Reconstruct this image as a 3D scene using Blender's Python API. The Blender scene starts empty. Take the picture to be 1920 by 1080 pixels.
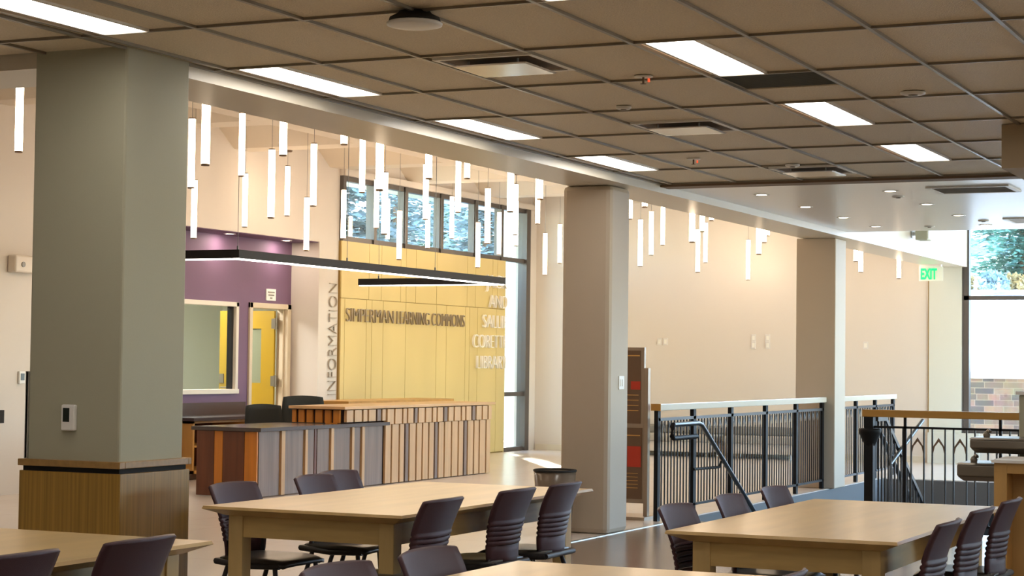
import bpy, bmesh, math, random
from mathutils import Vector, Matrix
rnd = random.Random(7)
S = bpy.context.scene
COL = S.collection

# ------------------------------------------------------------------ camera
def setup_camera():
    yaw, pit, rol, F = 0.43882228, 0.03908604, 0.01205694, 3566.65
    f = Vector((math.cos(pit)*math.cos(yaw), math.cos(pit)*math.sin(yaw), math.sin(pit)))
    r = f.cross(Vector((0, 0, 1))).normalized(); u = r.cross(f)
    c, s = math.cos(rol), math.sin(rol)
    r2 = c*r + s*u; u2 = -s*r + c*u
    cd = bpy.data.cameras.new('camera'); co = bpy.data.objects.new('camera', cd); COL.objects.link(co)
    cd.sensor_width = 36; cd.lens = F/1920*36; cd.clip_start = .05; cd.clip_end = 500
    m = Matrix((r2, u2, -f)).transposed().to_4x4(); m.translation = Vector((0, 0, 1.5))
    co.matrix_world = m
    S.camera = co
setup_camera()
# ------------------------------------------------------------------ view, world, sun
S.view_settings.view_transform = 'Standard'; S.view_settings.look = 'None'
S.view_settings.gamma = 1; S.view_settings.use_curve_mapping = False
S.view_settings.exposure = 0.95
W = bpy.data.worlds.new('world'); S.world = W; W.use_nodes = True
nt = W.node_tree; nt.nodes.clear()
sky = nt.nodes.new('ShaderNodeTexSky'); sky.sky_type = 'NISHITA'; sky.sun_disc = False
sky.sun_elevation = math.radians(28); sky.sun_rotation = math.radians(57); sky.altitude = 1200
bg = nt.nodes.new('ShaderNodeBackground'); bg.inputs[1].default_value = 1.6
wo = nt.nodes.new('ShaderNodeOutputWorld')
nt.links.new(sky.outputs[0], bg.inputs[0]); nt.links.new(bg.outputs[0], wo.inputs[0])
SUN_DIR = Vector((0.84, 0.545, math.tan(math.radians(28)))).normalized()   # towards the sun
sd = bpy.data.lights.new('sun', 'SUN'); sd.energy = 13.0; sd.angle = 0.01; sd.color = (1, .93, .82)
so = bpy.data.objects.new('sun', sd); COL.objects.link(so)
so.rotation_euler = SUN_DIR.to_track_quat('Z', 'Y').to_euler(); so.location = (40, 30, 30)
PANEL_W = 6.5      # emission of the ceiling light panels
PENDANT_W = 11.0    # emission of the hanging tubes
DOWN_W = 14.0

def area(name, loc, direction, sx, sy, energy, color):
    d = bpy.data.lights.new(name, 'AREA'); d.shape = 'RECTANGLE'; d.size = sx; d.size_y = sy
    d.energy = energy; d.color = color
    o = bpy.data.objects.new(name, d); COL.objects.link(o); o.location = loc
    o.rotation_euler = Vector(direction).to_track_quat('-Z', 'Z').to_euler()
    return o

def portal(name, loc, direction, sx, sy):      # tells the renderer where daylight enters
    o = area(name, loc, direction, sx, sy, 1, (1, 1, 1)); o.data.cycles.is_portal = True
portal('portal_end_window', (30.2, .6, 2.7), (-1, 0, 0), 4.4, 11.2)
portal('portal_high_window', (26.6, 13.95, 3.65), (0, -1, 0), 6.4, .95)
portal('portal_tall_window', (29.3, 13.95, 1.6), (0, -1, 0), .8, 3.2)
portal('portal_added_openings', (22, -5.25, 1.9), (0, 1, 0), 15, 2.0)  # for the unseen side openings, added for more daylight
# ------------------------------------------------------------------ materials
MATS = {}
def mat(name, col, rough=.6, metal=0., emit=None, estr=0., noise=None, bump=None, spec=None, coat=0.):
    if name in MATS: return MATS[name]
    m = bpy.data.materials.new(name); m.use_nodes = True; n = m.node_tree
    b = n.nodes['Principled BSDF']
    b.inputs['Base Color'].default_value = (*col, 1); b.inputs['Roughness'].default_value = rough
    b.inputs['Metallic'].default_value = metal
    if spec is not None: b.inputs['Specular IOR Level'].default_value = spec
    if coat: b.inputs['Coat Weight'].default_value = coat; b.inputs['Coat Roughness'].default_value = .15
    if emit:
        b.inputs['Emission Color'].default_value = (*emit, 1); b.inputs['Emission Strength'].default_value = estr
    tc = None
    if noise or bump:
        tc = n.nodes.new('ShaderNodeTexCoord')
    if noise:   # (scale xyz, amount, detail)
        sc, amt, det = noise
        mp = n.nodes.new('ShaderNodeMapping'); mp.inputs['Scale'].default_value = sc
        nz = n.nodes.new('ShaderNodeTexNoise'); nz.inputs['Scale'].default_value = 1; nz.inputs['Detail'].default_value = det
        n.links.new(tc.outputs['Object'], mp.inputs[0]); n.links.new(mp.outputs[0], nz.inputs[0])
        rp = n.nodes.new('ShaderNodeValToRGB')
        rp.color_ramp.elements[0].position = .3; rp.color_ramp.elements[1].position = .7
        rp.color_ramp.elements[0].color = (*[c*(1-amt) for c in col], 1)
        rp.color_ramp.elements[1].color = (*[min(1, c*(1+amt)) for c in col], 1)
        n.links.new(nz.outputs[0], rp.inputs[0]); n.links.new(rp.outputs[0], b.inputs['Base Color'])
    if bump:    # (scale, strength)
        nz2 = n.nodes.new('ShaderNodeTexNoise'); nz2.inputs['Scale'].default_value = bump[0]; nz2.inputs['Detail'].default_value = 4
        bp = n.nodes.new('ShaderNodeBump'); bp.inputs['Strength'].default_value = bump[1]; bp.inputs['Distance'].default_value = .01
        n.links.new(tc.outputs['Object'], nz2.inputs[0]); n.links.new(nz2.outputs[0], bp.inputs['Height'])
        n.links.new(bp.outputs[0], b.inputs['Normal'])
    MATS[name] = m
    return m

M = dict(
 wall=mat('wall_paint', (.65, .60, .545), .75, bump=(160, .05)),
 column=mat('column_paint', (.40, .39, .29), .7, bump=(180, .06)),
 columnw=mat('warm_column_paint', (.47, .40, .315), .6, bump=(180, .06)),
 bulk=mat('bulkhead_paint', (.40, .31, .20), .7),
 beam=mat('beam_paint', (.62, .56, .45), .33),
 gyp=mat('gypsum_ceiling_paint', (.74, .73, .70), .28),
 upceil=mat('high_ceiling_paint', (.72, .64, .53), .7),
 tile=mat('ceiling_tile', (.76, .66, .49), .55, noise=((90, 90, 90), .09, 5), bump=(120, .5)),
 grid=mat('ceiling_grid_metal', (.26, .23, .18), .32, .2),
 gridw=mat('white_enamel', (.78, .77, .72), .4),
 brown=mat('brown_trim', (.20, .13, .08), .6),
 purple=mat('purple_paint', (.165, .092, .165), .65),
 yellow=mat('yellow_panel', (.63, .50, .21), .42, noise=((.9, .9, .35), .07, 2)),
 groove=mat('panel_groove', (.30, .19, .05), .8),
 bronze=mat('window_bronze', (.10, .09, .085), .4, .3),
 whitef=mat('white_frame_paint', (.72, .66, .58), .5),
 creamf=mat('cream_jamb', (.62, .52, .38), .5),
 dooryel=mat('yellow_door', (.38, .235, .006), .4),
 maple=mat('maple_wood', (.54, .365, .15), .34, noise=((1.2, 9, 9), .10, 4), coat=.15),
 maplel=mat('maple_leg_wood', (.54, .38, .155), .42, noise=((9, 9, 1.2), .14, 4)),
 maplea=mat('maple_apron_wood', (.50, .345, .13), .42, noise=((2, 2, 14), .18, 4)),
 plinth=mat('brown_laminate', (.33, .185, .035), .38, noise=((70, 70, 1.1), .24, 4)),
 plinthcap=mat('brown_laminate_cap', (.33, .19, .065), .35, noise=((30, 30, 30), .14, 3)),
 reveal=mat('dark_reveal', (.012, .01, .01), .8),
 steel=mat('stainless_steel', (.62, .62, .60), .28, .9),
 black=mat('black_metal', (.007, .007, .008), .55, spec=.25),
 blackgl=mat('dark_steel_rail', (.10, .11, .12), .3, .7), archm=mat('arch_highlight', (.25, .28, .30), .35, .4),  # arches: bluish highlight on the metal put into their colour
 chair=mat('aubergine_plastic', (.062, .025, .032), .42, spec=.4, bump=(500, .25)),
 chairf=mat('chair_frame_charcoal', (.022, .020, .022), .4),
 seatm=mat('black_seat_vinyl', (.030, .027, .024), .35),
 office=mat('black_office_fabric', (.020, .023, .021), .75, bump=(300, .3)),
 orangel=mat('light_orange_wood', (.58, .32, .09), .45, noise=((10, 10, 1), .1, 3)),
 orange=mat('orange_wood', (.56, .20, .02), .4, noise=((12, 12, 1), .16, 4)),
 redwood=mat('red_brown_wood', (.135, .040, .014), .4, noise=((14, 14, 1), .22, 4)),
 walnut=mat('grey_walnut', (.215, .15, .115), .36, noise=((16, 16, .9), .22, 5)),
 lightwood=mat('light_slat_wood', (.60, .385, .20), .42, noise=((14, 14, 1), .10, 3)),
 gap=mat('slat_gap', (.028, .008, .004), .7),
 dkcounter=mat('dark_counter', (.075, .055, .050), .25),
 topwood=mat('counter_top_wood', (.62, .38, .18), .35, noise=((1, 9, 9), .1, 3)),
 railwood=mat('rail_wood', (.50, .26, .06), .34, noise=((9, 1, 9), .12, 3)),
 railsheen=mat('sky_sheen_rail_cap', (.62, .58, .50), .22),  # wood cap coloured pale to carry its sky reflection
 slab=mat('blue_grey_slab', (.17, .18, .19), .35),
 white=mat('white_plastic', (.78, .77, .74), .4),
 greyp=mat('grey_screen', (.10, .13, .14), .3),
 fount=mat('fountain_metal', (.20, .175, .14), .33, .55),
 bench=mat('bench_fabric', (.25, .235, .21), .8),
 benchs=mat('bench_seat_fabric', (.40, .38, .34), .8),
 signbr=mat('sign_brown', (.17, .10, .06), .45),
 signfr=mat('sign_frame', (.40, .32, .24), .4, .4),
 red=mat('sign_red', (.55, .045, .02), .5),
 orangetx=mat('sign_orange', (.75, .42, .12), .5),
 letter=mat('brushed_letters', (.40, .35, .29), .35, .5),
 letter_lit=mat('window_lit_letters', (.93, .93, .92), .3, .0),  # sheen from the window put into a near-white letter colour
 bin=mat('bin_plastic', (.16, .12, .09), .2),
 green=mat('exit_green', (.0, .35, .08), .5, emit=(0, .8, .2), estr=.7),
 redglow=mat('red_bulb_glow', (.6, .05, .02), .5, emit=(1, .1, .03), estr=.6),  # sprinkler bulb, red with a slight glow of its own
 bark=mat('bark', (.16, .10, .06), .9),
 pine=mat('pine_foliage', (.14, .30, .24), .8, noise=((2.5, 2.5, 2.5), .5, 4)),
 pineb=mat('blue_pine_foliage', (.30, .40, .42), .8, noise=((2.5, 2.5, 2.5), .5, 4)),
 shrub=mat('dry_shrub', (.42, .30, .13), .9, noise=((3, 3, 3), .4, 4)),
 snow=mat('pale_ground', (.82, .82, .80), .9, noise=((.4, .4, .4), .05, 3)),
 bank=mat('rocky_bank', (.52, .45, .46), .95, noise=((1.6, 1.6, 1.6), .35, 6)),
 carp=mat('car_paint', (.55, .58, .62), .25, .3), carg=mat('car_glass', (.08, .22, .35), .1), tyre=mat('tyre', (.02, .02, .02), .8),
 extw=mat('exterior_pale_wall', (.72, .70, .52), .8), stair=mat('stair_tread', (.10, .09, .08), .6),
 office_wall=mat('office_green_wall', (.62, .64, .52), .8),
)
def glass_mat():
    m = bpy.data.materials.new('window_glass'); m.use_nodes = True; n = m.node_tree; n.nodes.clear()
    o = n.nodes.new('ShaderNodeOutputMaterial'); mx = n.nodes.new('ShaderNodeMixShader')
    t = n.nodes.new('ShaderNodeBsdfTransparent'); t.inputs[0].default_value = (.93, .97, .96, 1)
    g = n.nodes.new('ShaderNodeBsdfGlossy'); g.inputs['Roughness'].default_value = .02
    lw = n.nodes.new('ShaderNodeLayerWeight'); lw.inputs[0].default_value = .5
    pw = n.nodes.new('ShaderNodeMath'); pw.operation = 'POWER'; pw.inputs[1].default_value = 5
    f = n.nodes.new('ShaderNodeMath'); f.operation = 'MULTIPLY_ADD'; f.inputs[1].default_value = .9; f.inputs[2].default_value = .04
    n.links.new(lw.outputs['Facing'], pw.inputs[0]); n.links.new(pw.outputs[0], f.inputs[0])
    n.links.new(f.outputs[0], mx.inputs[0]); n.links.new(t.outputs[0], mx.inputs[1]); n.links.new(g.outputs[0], mx.inputs[2])
    n.links.new(mx.outputs[0], o.inputs[0]); return m
M['glass'] = glass_mat()
def emit_mat(name, col, st):
    m = bpy.data.materials.new(name); m.use_nodes = True; n = m.node_tree; n.nodes.clear()
    o = n.nodes.new('ShaderNodeOutputMaterial'); e = n.nodes.new('ShaderNodeEmission')
    e.inputs[0].default_value = (*col, 1); e.inputs[1].default_value = st
    n.links.new(e.outputs[0], o.inputs[0]); return m
M['panel'] = emit_mat('light_panel', (1, .93, .84), PANEL_W)
M['tube'] = emit_mat('pendant_tube', (1, .76, .53), PENDANT_W)
M['down'] = emit_mat('downlight_lens', (1, .85, .66), DOWN_W)
M['barlight'] = emit_mat('bar_diffuser', (1, .92, .84), 5.0)
def floor_mat(name, c1, c2, scale, row, rough, gapc):
    m = bpy.data.materials.new(name); m.use_nodes = True; n = m.node_tree; b = n.nodes['Principled BSDF']
    tc = n.nodes.new('ShaderNodeTexCoord'); mp = n.nodes.new('ShaderNodeMapping'); mp.inputs['Rotation'].default_value = (0, 0, math.radians(90))
    br = n.nodes.new('ShaderNodeTexBrick'); br.inputs['Color1'].default_value = (*c1, 1); br.inputs['Color2'].default_value = (*c2, 1)
    br.inputs['Mortar'].default_value = (*gapc, 1); br.inputs['Scale'].default_value = 1; br.inputs['Mortar Size'].default_value = .003
    br.inputs['Brick Width'].default_value = scale; br.inputs['Row Height'].default_value = row
    nz = n.nodes.new('ShaderNodeTexNoise'); nz.inputs['Scale'].default_value = 1.2; nz.inputs['Detail'].default_value = 2
    mr = n.nodes.new('ShaderNodeMapRange'); mr.inputs[3].default_value = rough*.93; mr.inputs[4].default_value = rough*1.07
    n.links.new(tc.outputs['Object'], mp.inputs[0]); n.links.new(mp.outputs[0], br.inputs[0]); n.links.new(tc.outputs['Object'], nz.inputs[0])
    n.links.new(nz.outputs[0], mr.inputs[0]); n.links.new(mr.outputs[0], b.inputs['Roughness'])
    n.links.new(br.outputs[0], b.inputs['Base Color']); return m
M['floorn'] = floor_mat('near_floor', (.22, .165, .125), (.25, .19, .14), 1.2, .2, .22, (.17, .13, .10))
M['floora'] = floor_mat('atrium_floor', (.72, .65, .58), (.74, .665, .595), 1.2, 1.2, .24, (.58, .50, .44))
def stone_mat():
    m = bpy.data.materials.new('stone_wall'); m.use_nodes = True; n = m.node_tree; b = n.nodes['Principled BSDF']; b.inputs['Roughness'].default_value = .9
    tc = n.nodes.new('ShaderNodeTexCoord'); mp = n.nodes.new('ShaderNodeMapping'); mp.inputs['Rotation'].default_value = (math.radians(90), 0, math.radians(90))
    sx = n.nodes.new('ShaderNodeSeparateXYZ'); cx = n.nodes.new('ShaderNodeCombineXYZ')
    n.links.new(tc.outputs['Object'], sx.inputs[0]); n.links.new(sx.outputs[1], cx.inputs[0]); n.links.new(sx.outputs[2], cx.inputs[1])
    br = n.nodes.new('ShaderNodeTexBrick'); br.inputs['Color1'].default_value = (.30, .20, .14, 1); br.inputs['Color2'].default_value = (.10, .09, .09, 1)
    br.inputs['Mortar'].default_value = (.30, .24, .19, 1); br.inputs['Scale'].default_value = 1; br.inputs['Brick Width'].default_value = .33
    br.inputs['Row Height'].default_value = .105; br.inputs['Mortar Size'].default_value = .006; br.squash = .6; br.squash_frequency = 3
    nz = n.nodes.new('ShaderNodeTexNoise'); nz.inputs['Scale'].default_value = 5
    mx = n.nodes.new('ShaderNodeMix'); mx.data_type = 'RGBA'; mx.blend_type = 'MULTIPLY'; mx.inputs[0].default_value = .4
    n.links.new(cx.outputs[0], br.inputs[0]); n.links.new(tc.outputs['Object'], nz.inputs[0])
    n.links.new(br.outputs[0], mx.inputs[6]); n.links.new(nz.outputs[1], mx.inputs[7]); n.links.new(mx.outputs[2], b.inputs['Base Color'])
    return m
M['stone'] = stone_mat()

# ------------------------------------------------------------------ mesh helpers
class MB:
    def __init__(s): s.v = []; s.f = []; s.sm = []
    def add(s, vs, fs, smooth=False):
        o = len(s.v); s.v += [tuple(v) for v in vs]; s.f += [tuple(i+o for i in f) for f in fs]; s.sm += [smooth]*len(fs); return s
    def box(s, x0, x1, y0, y1, z0, z1):
        x0, x1 = sorted((x0, x1)); y0, y1 = sorted((y0, y1)); z0, z1 = sorted((z0, z1))
        return s.add([(x0,y0,z0),(x1,y0,z0),(x1,y1,z0),(x0,y1,z0),(x0,y0,z1),(x1,y0,z1),(x1,y1,z1),(x0,y1,z1)],
                     [(0,3,2,1),(4,5,6,7),(0,1,5,4),(1,2,6,5),(2,3,7,6),(3,0,4,7)])
    def frustum(s, r0, z0, r1, z1):   # rects (x0,x1,y0,y1)
        v = []
        for r, z in ((r0, z0), (r1, z1)): v += [(r[0],r[2],z),(r[1],r[2],z),(r[1],r[3],z),(r[0],r[3],z)]
        return s.add(v, [(0,3,2,1),(4,5,6,7),(0,1,5,4),(1,2,6,5),(2,3,7,6),(3,0,4,7)])
    def tube(s, pts, r, n=8, r1=None, cap=True):
        pts = [Vector(p) for p in pts]; rings = []; N = len(pts)
        for i, p in enumerate(pts):
            d = (pts[min(i+1, N-1)]-pts[max(i-1, 0)]).normalized()
            a = d.cross(Vector((0, 0, 1)));
            if a.length < .05: a = d.cross(Vector((1, 0, 0)))
            a.normalize(); b = d.cross(a)
            rr = r if r1 is None else r+(r1-r)*i/(N-1)
            rings.append([p+a*rr*math.cos(2*math.pi*k/n)+b*rr*math.sin(2*math.pi*k/n) for k in range(n)])
        vs = [v for R in rings for v in R]; fs = []
        for i in range(N-1):
            for k in range(n): fs.append((i*n+k, (i+1)*n+k, (i+1)*n+(k+1) % n, i*n+(k+1) % n))
        s.add(vs, fs, True)
        if cap: s.add(rings[0], [tuple(range(n))]); s.add(rings[-1], [tuple(range(n))[::-1]])
        return s
    def cyl(s, x, y, z0, z1, r, n=16, r1=None): return s.tube([(x, y, z0), (x, y, z1)], r, n, r1)
    def lathe(s, x, y, prof, n=24):
        vs = [(x+r*math.cos(2*math.pi*k/n), y+r*math.sin(2*math.pi*k/n), z) for r, z in prof for k in range(n)]; fs = []
        for i in range(len(prof)-1):
            for k in range(n): fs.append((i*n+k, i*n+(k+1) % n, (i+1)*n+(k+1) % n, (i+1)*n+k))
        return s.add(vs, fs, True)
    def prism(s, poly, axis, a0, a1):   # poly of 2D points extruded along axis ('x','y','z')
        def P(p, a): return {'x': (a, p[0], p[1]), 'y': (p[0], a, p[1]), 'z': (p[0], p[1], a)}[axis]
        n = len(poly); vs = [P(p, a0) for p in poly]+[P(p, a1) for p in poly]
        fs = [tuple(range(n))[::-1], tuple(range(n, 2*n))]+[(i, (i+1) % n, n+(i+1) % n, n+i) for i in range(n)]
        return s.add(vs, fs)
    def build(s, name, m, parent=None, bevel=0, loc=None, fixn=True):
        me = bpy.data.meshes.new(name)
        L = Vector(parent.get('_loc', (parent.parent.get('_loc', (0, 0, 0)) if parent.parent else (0, 0, 0)))) if parent else Vector(loc or (0, 0, 0))
        me.from_pydata([tuple(Vector(v)-L) for v in s.v], [], s.f)
        me.polygons.foreach_set('use_smooth', s.sm); me.materials.append(m)
        if fixn:
            b = bmesh.new(); b.from_mesh(me); bmesh.ops.recalc_face_normals(b, faces=b.faces); b.to_mesh(me); b.free()
        o = bpy.data.objects.new(name, me); COL.objects.link(o)
        if parent: o.parent = parent
        elif loc: o.location = loc
        if bevel:
            md = o.modifiers.new('bevel', 'BEVEL'); md.width = bevel; md.segments = 2; md.limit_method = 'ANGLE'
        return o
def thing(name, label, cat, loc=(0, 0, 0), group=None):
    o = bpy.data.objects.new(name, None); COL.objects.link(o); o.location = loc; o['_loc'] = tuple(loc)
    o.empty_display_size = .1
    o['label'] = label; o['category'] = cat
    if group: o['group'] = group
    return o
def tag(o, label, cat, group=None, kind=None):
    o['label'] = label; o['category'] = cat
    if group: o['group'] = group
    if kind: o['kind'] = kind
    return o
def struct(name, mb, m, **k):
    o = mb.build(name, m, **k); o['kind'] = 'structure'; return o
def dup(root, loc, rotz=0, label=None, group=None):
    r = root.copy(); COL.objects.link(r); r.location = loc; r.rotation_euler = (0, 0, rotz); r['_loc'] = tuple(loc)
    if label: r['label'] = label
    if group: r['group'] = group
    for ch in list(root.children):
        c = ch.copy(); COL.objects.link(c); c.parent = r
        for g in list(ch.children):
            d = g.copy(); COL.objects.link(d); d.parent = c
    return r
ORD = ['', 'first', 'second', 'third', 'fourth', 'fifth', 'sixth', 'seventh', 'eighth', 'ninth', 'tenth', 'eleventh', 'twelfth',
       'thirteenth', 'fourteenth', 'fifteenth', 'sixteenth', 'seventeenth', 'eighteenth', 'nineteenth', 'twentieth', 'twenty-first',
       'twenty-second', 'twenty-third', 'twenty-fourth', 'twenty-fifth', 'twenty-sixth', 'twenty-seventh', 'twenty-eighth',
       'twenty-ninth', 'thirtieth', 'thirty-first', 'thirty-second', 'thirty-third', 'thirty-fourth', 'thirty-fifth']

ZC = 3.16      # tile ceiling
# ================================================================== STRUCTURE
# ---- floors (stairwell opening X 17.35-25.5, Y 0.6-6.40)
f = MB()
f.box(-4, 17.35, -5, 6.33, -.25, 0); f.box(17.35, 25.5, -5, .6, -.25, 0)
fo = struct('floor', f, M['floorn'])
f = MB(); f.box(-4, 30.0, 6.40, 14.6, -.25, 0.0); f.box(-4, 17.35, 6.33, 6.40, -.25, 0); f.box(25.5, 30, -5, 6.40, -.25, 0)
struct('floor', f, M['floora'])
f = MB(); f.box(8.9, 17.35, 6.315, 6.345, 0, .006); struct('trim_1', f, M['steel'])
# well sides
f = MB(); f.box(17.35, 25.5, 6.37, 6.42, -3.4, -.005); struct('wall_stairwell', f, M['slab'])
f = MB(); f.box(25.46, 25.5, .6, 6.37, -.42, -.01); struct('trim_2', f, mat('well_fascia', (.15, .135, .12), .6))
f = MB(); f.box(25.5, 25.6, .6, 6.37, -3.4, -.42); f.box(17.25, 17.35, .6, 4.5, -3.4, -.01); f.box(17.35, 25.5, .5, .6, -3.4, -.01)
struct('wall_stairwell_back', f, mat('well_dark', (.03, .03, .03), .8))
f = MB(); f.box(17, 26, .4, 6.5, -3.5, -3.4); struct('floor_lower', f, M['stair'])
# stairs
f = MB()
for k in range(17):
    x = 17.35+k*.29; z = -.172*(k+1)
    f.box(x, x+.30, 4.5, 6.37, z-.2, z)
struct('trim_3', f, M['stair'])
# ---- tile ceiling
XJ = [9.11+1.215*k for k in range(-11, 7)]     # to 16.4
YJ = [2.983+.6225*k for k in range(-13, 6)]    # to 6.0955
fix = set(); half = {}
panels = []
for k, x in enumerate(XJ[:-1]):
    if k % 2 == 1 or True:
        pass
def bay(x, y):
    i = max(j for j in range(len(XJ)) if XJ[j] <= x); j = max(j for j in range(len(YJ)) if YJ[j] <= y); return i, j
t = MB(); g = MB()
ROWX = [9.11+1.215*k for k in range(-10, 6, 2)]           # fixtures' bays start here (9.11, 11.54, 13.97 ...)
rows = []
for y0, yb in ((5.77, 5.47), (3.28, 2.98)):
    for k in range(-8, 5, 2):  # panels nearer than the view are unseen, added for illumination
        rows.append((9.11+1.215*k, y0, yb))
for y0, yb in ((.79, .49), (-1.70, -2.0), (-4.1, -4.4)):  # fourth and fifth rows are unseen, added for illumination
    for k in range(-8, 5, 2):
        rows.append((9.11+1.215*k, y0, yb))
openb = {bay(x+.3, yb+.1): None for x, y0, yb in rows}
vents = [(9.50, 4.52), (12.45, 4.52), (15.60, 4.52)]
retn = (10.36, 2.99)
for i in range(len(XJ)-1):
    for j in range(len(YJ)):
        xa, xb = XJ[i], XJ[i+1]; ya = YJ[j]; yb = YJ[j+1] if j+1 < len(YJ) else 6.22
        if ya < -4.9: continue
        if (i, j) in openb:
            t.box(xa, xb, ya, ya+.27, ZC+.005, ZC+.03); continue      # tile strip beside the fixture
        if xa <= retn[0]+.1 < xb and ya <= retn[1]+.1 < yb:
            t.box(xa+.64, xb, ya, yb, ZC+.005, ZC+.03); continue
        t.box(xa, xb, ya, yb, ZC+.005, ZC+.03)
t.box(-4, 8.27, 6.22, 13.7, ZC+.005, ZC+.03)
struct('ceiling', t, M['tile'])
for y in YJ: g.box(-4, 16.5, y-.011, y+.011, ZC-.010, ZC+.006)
for y in [6.72+.6225*k for k in range(0, 11)]: g.box(-4, 8.27, y-.011, y+.011, ZC-.010, ZC+.006)
for x in XJ: g.box(x-.008, x+.008, -5, 6.2, ZC-.009, ZC+.006)
for x in XJ[:11]: g.box(x-.008, x+.008, 6.2, 13.7, ZC-.009, ZC+.006)
g.box(-4, 16.5, 6.175, 6.20, ZC-.012, ZC+.006)
struct('trim_4', g, M['grid'])
f = MB(); f.box(16.40, 16.62, -5, 6.2, ZC-.03, ZC+.03); struct('trim_5', f, M['brown'])
f = MB(); f.box(16.62, 22.9, -5, 6.2, ZC-.01, ZC+.10); struct('ceiling_smooth', f, M['gyp'])
f = MB(); f.box(-4, 22.8, -5, 6.3, ZC+.12, ZC+.2); f.box(-4, 8.4, 6.2, 13.9, ZC+.12, ZC+.2); struct('ceiling_slab', f, M['brown'])
f = MB(); f.box(22.8, 22.9, -5, 6.2, ZC+.1, 5.3); f.box(22.8, 30.2, -5, 6.2, 5.2, 5.4); struct('ceiling_high', f, M['gyp'])
# ---- beam over the columns, return beam
f = MB(); f.box(8.80, 30, 6.2, 6.75, 3.08, 5.3); f.box(8.29, 8.85, 6.77, 13.7, 3.08, 4.7); f.box(8.29, 8.80, 6.2, 6.77, 3.18, 5.3)  # last box is unseen, added over the column to stop light leaking in
struct('wall_beam', f, M['beam'])
# ---- bulkhead stub at right
f = MB(); f.box(13.1, 16.4, -5, 2.477, 2.86, ZC); struct('wall_bulkhead', f, M['bulk'])
# ---- walls
f = MB()
f.box(-4, 18.6, 13.7, 13.9, 0, 4.7)                  # left part of back wall
f.box(18.6, 23.4, 13.7, 13.9, 3.15, 4.7)             # over the recess
struct('wall_back', f, M['wall'])
f = MB(); f.box(22.85, 23.38, 13.7, 14.3, 0, 3.15); struct('wall_pilaster', f, M['wall'])
f = MB(); f.box(18.5, 18.6, 13.9, 14.2, 0, 3.15); f.box(18.6, 22.85, 13.9, 14.2, 3.15, 3.2)
f.box(18.6, 20.05, 14.15, 14.25, 0, 3.15); f.box(20.05, 21.5, 14.15, 14.25, 0, 1.04); f.box(20.05, 21.5, 14.15, 14.25, 2.26, 3.15)
f.box(21.5, 21.77, 14.15, 14.25, 0, 3.15); f.box(21.77, 22.82, 14.15, 14.25, 2.26, 3.15); f.box(22.82, 22.86, 14.15, 14.25, 0, 3.15)
struct('wall_purple', f, M['purple'])
f = MB(); f.box(18.6, 22.85, 13.72, 14.15, 3.14, 3.16); struct('trim_6', f, M['purple'])
# office behind the purple wall
f = MB(); f.box(18.5, 26, 17.4, 17.5, 0, 3.0); f.box(18.4, 18.5, 14.2, 17.5, 0, 3); f.box(26, 26.1, 14.2, 17.5, 0, 3); f.box(18.4, 26, 14.25, 17.5, 3.0, 3.1)
struct('wall_office', f, M['office_wall'])
f = MB(); f.box(22.3, 24.8, 17.35, 17.4, 0, 3.0); struct('wall_office_yellow', f, M['dooryel'])
f = MB(); f.box(18.4, 26.1, 14.25, 17.5, -.1, 0); struct('floor_office', f, M['floora'])
area('office_fill_light', (21.5, 15.6, 2.95), (0, 0, -1), 2.4, 1.0, 100, (1, .97, .9))  # unseen lamp, added to brighten the office interior
# window wall (Y=13.7) right of the pilaster
f = MB(); f.box(23.38, 28.85, 13.7, 13.9, 0, 3.2); f.box(23.38, 30.2, 13.7, 13.9, 4.14, 4.7)
struct('wall_window_side', f, M['wall'])
f = MB(); f.box(29.76, 30.0, 13.62, 13.9, 0, 4.2); f.box(23.38, 30, 13.60, 13.7, 4.13, 4.22); struct('trim_7', f, M['wall'])
# yellow panelling: boards with open joints on a backing
f = MB(); f.box(23.38, 28.80, 13.67, 13.7, 0, 3.2); struct('wall_panelling_backing', f, M['groove'])
f = MB()
lo = [23.38, 23.49, 24.12, 24.28, 24.62, 25.32, 26.33, 26.67, 27.34, 27.49, 27.78, 28.49, 28.82]
hi = [23.38, 24.18, 24.55, 25.15, 25.32, 25.63, 26.32, 27.39, 27.69, 28.33, 28.51, 28.82]
for L, z0, z1 in ((lo, 0.02, 2.382), (hi, 2.39, 3.2)):
    for a, b in zip(L, L[1:]): f.box(a+.005, b-.005, 13.65, 13.68, z0, z1)
f.box(28.80, 28.84, 13.655, 13.9, 0, 3.2)
struct('wall_yellow_panelling', f, M['yellow'])
# end wall X=30
f = MB(); f.box(30, 30.2, 6.3, 13.9, 0, 4.7); f.box(30, 30.2, -5, 6.3, 0, .48); f.box(30, 30.2, -5, 6.3, 4.9, 5.3)
struct('wall_end', f, M['wall'])
f = MB(); f.box(29.93, 30, 6.0, 6.8, 0, .48); f.box(29.97, 30, 6.28, 6.79, 0, 3.08); struct('wall_end_return', f, mat('cool_wall_paint', (.62, .64, .58), .7))
f = MB(); f.box(29.975, 30, 6.79, 6.805, 0, 3.08); struct('trim_8', f, M['groove'])
f = MB(); f.box(29.98, 30, 6.85, 13.6, 0, .10); struct('baseboard_end', f, M['beam'])
# hidden shell walls
f = MB(); f.box(-4.2, -4, -5, 13.9, 0, 5); struct('wall_camera_side', f, M['wall'])
f = MB(); f.box(-4, 30.2, -5.2, -5, 0, .9); f.box(-4, 30.2, -5.2, -5, 2.9, 5.3)
f.box(-4, 15, -5.2, -5, .9, 2.9)
for x in range(15, 31, 3): f.box(x, x+.25, -5.2, -5, .9, 2.9)  # openings between these piers are unseen, added to let daylight in
struct('wall_right', f, M['wall'])
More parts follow.
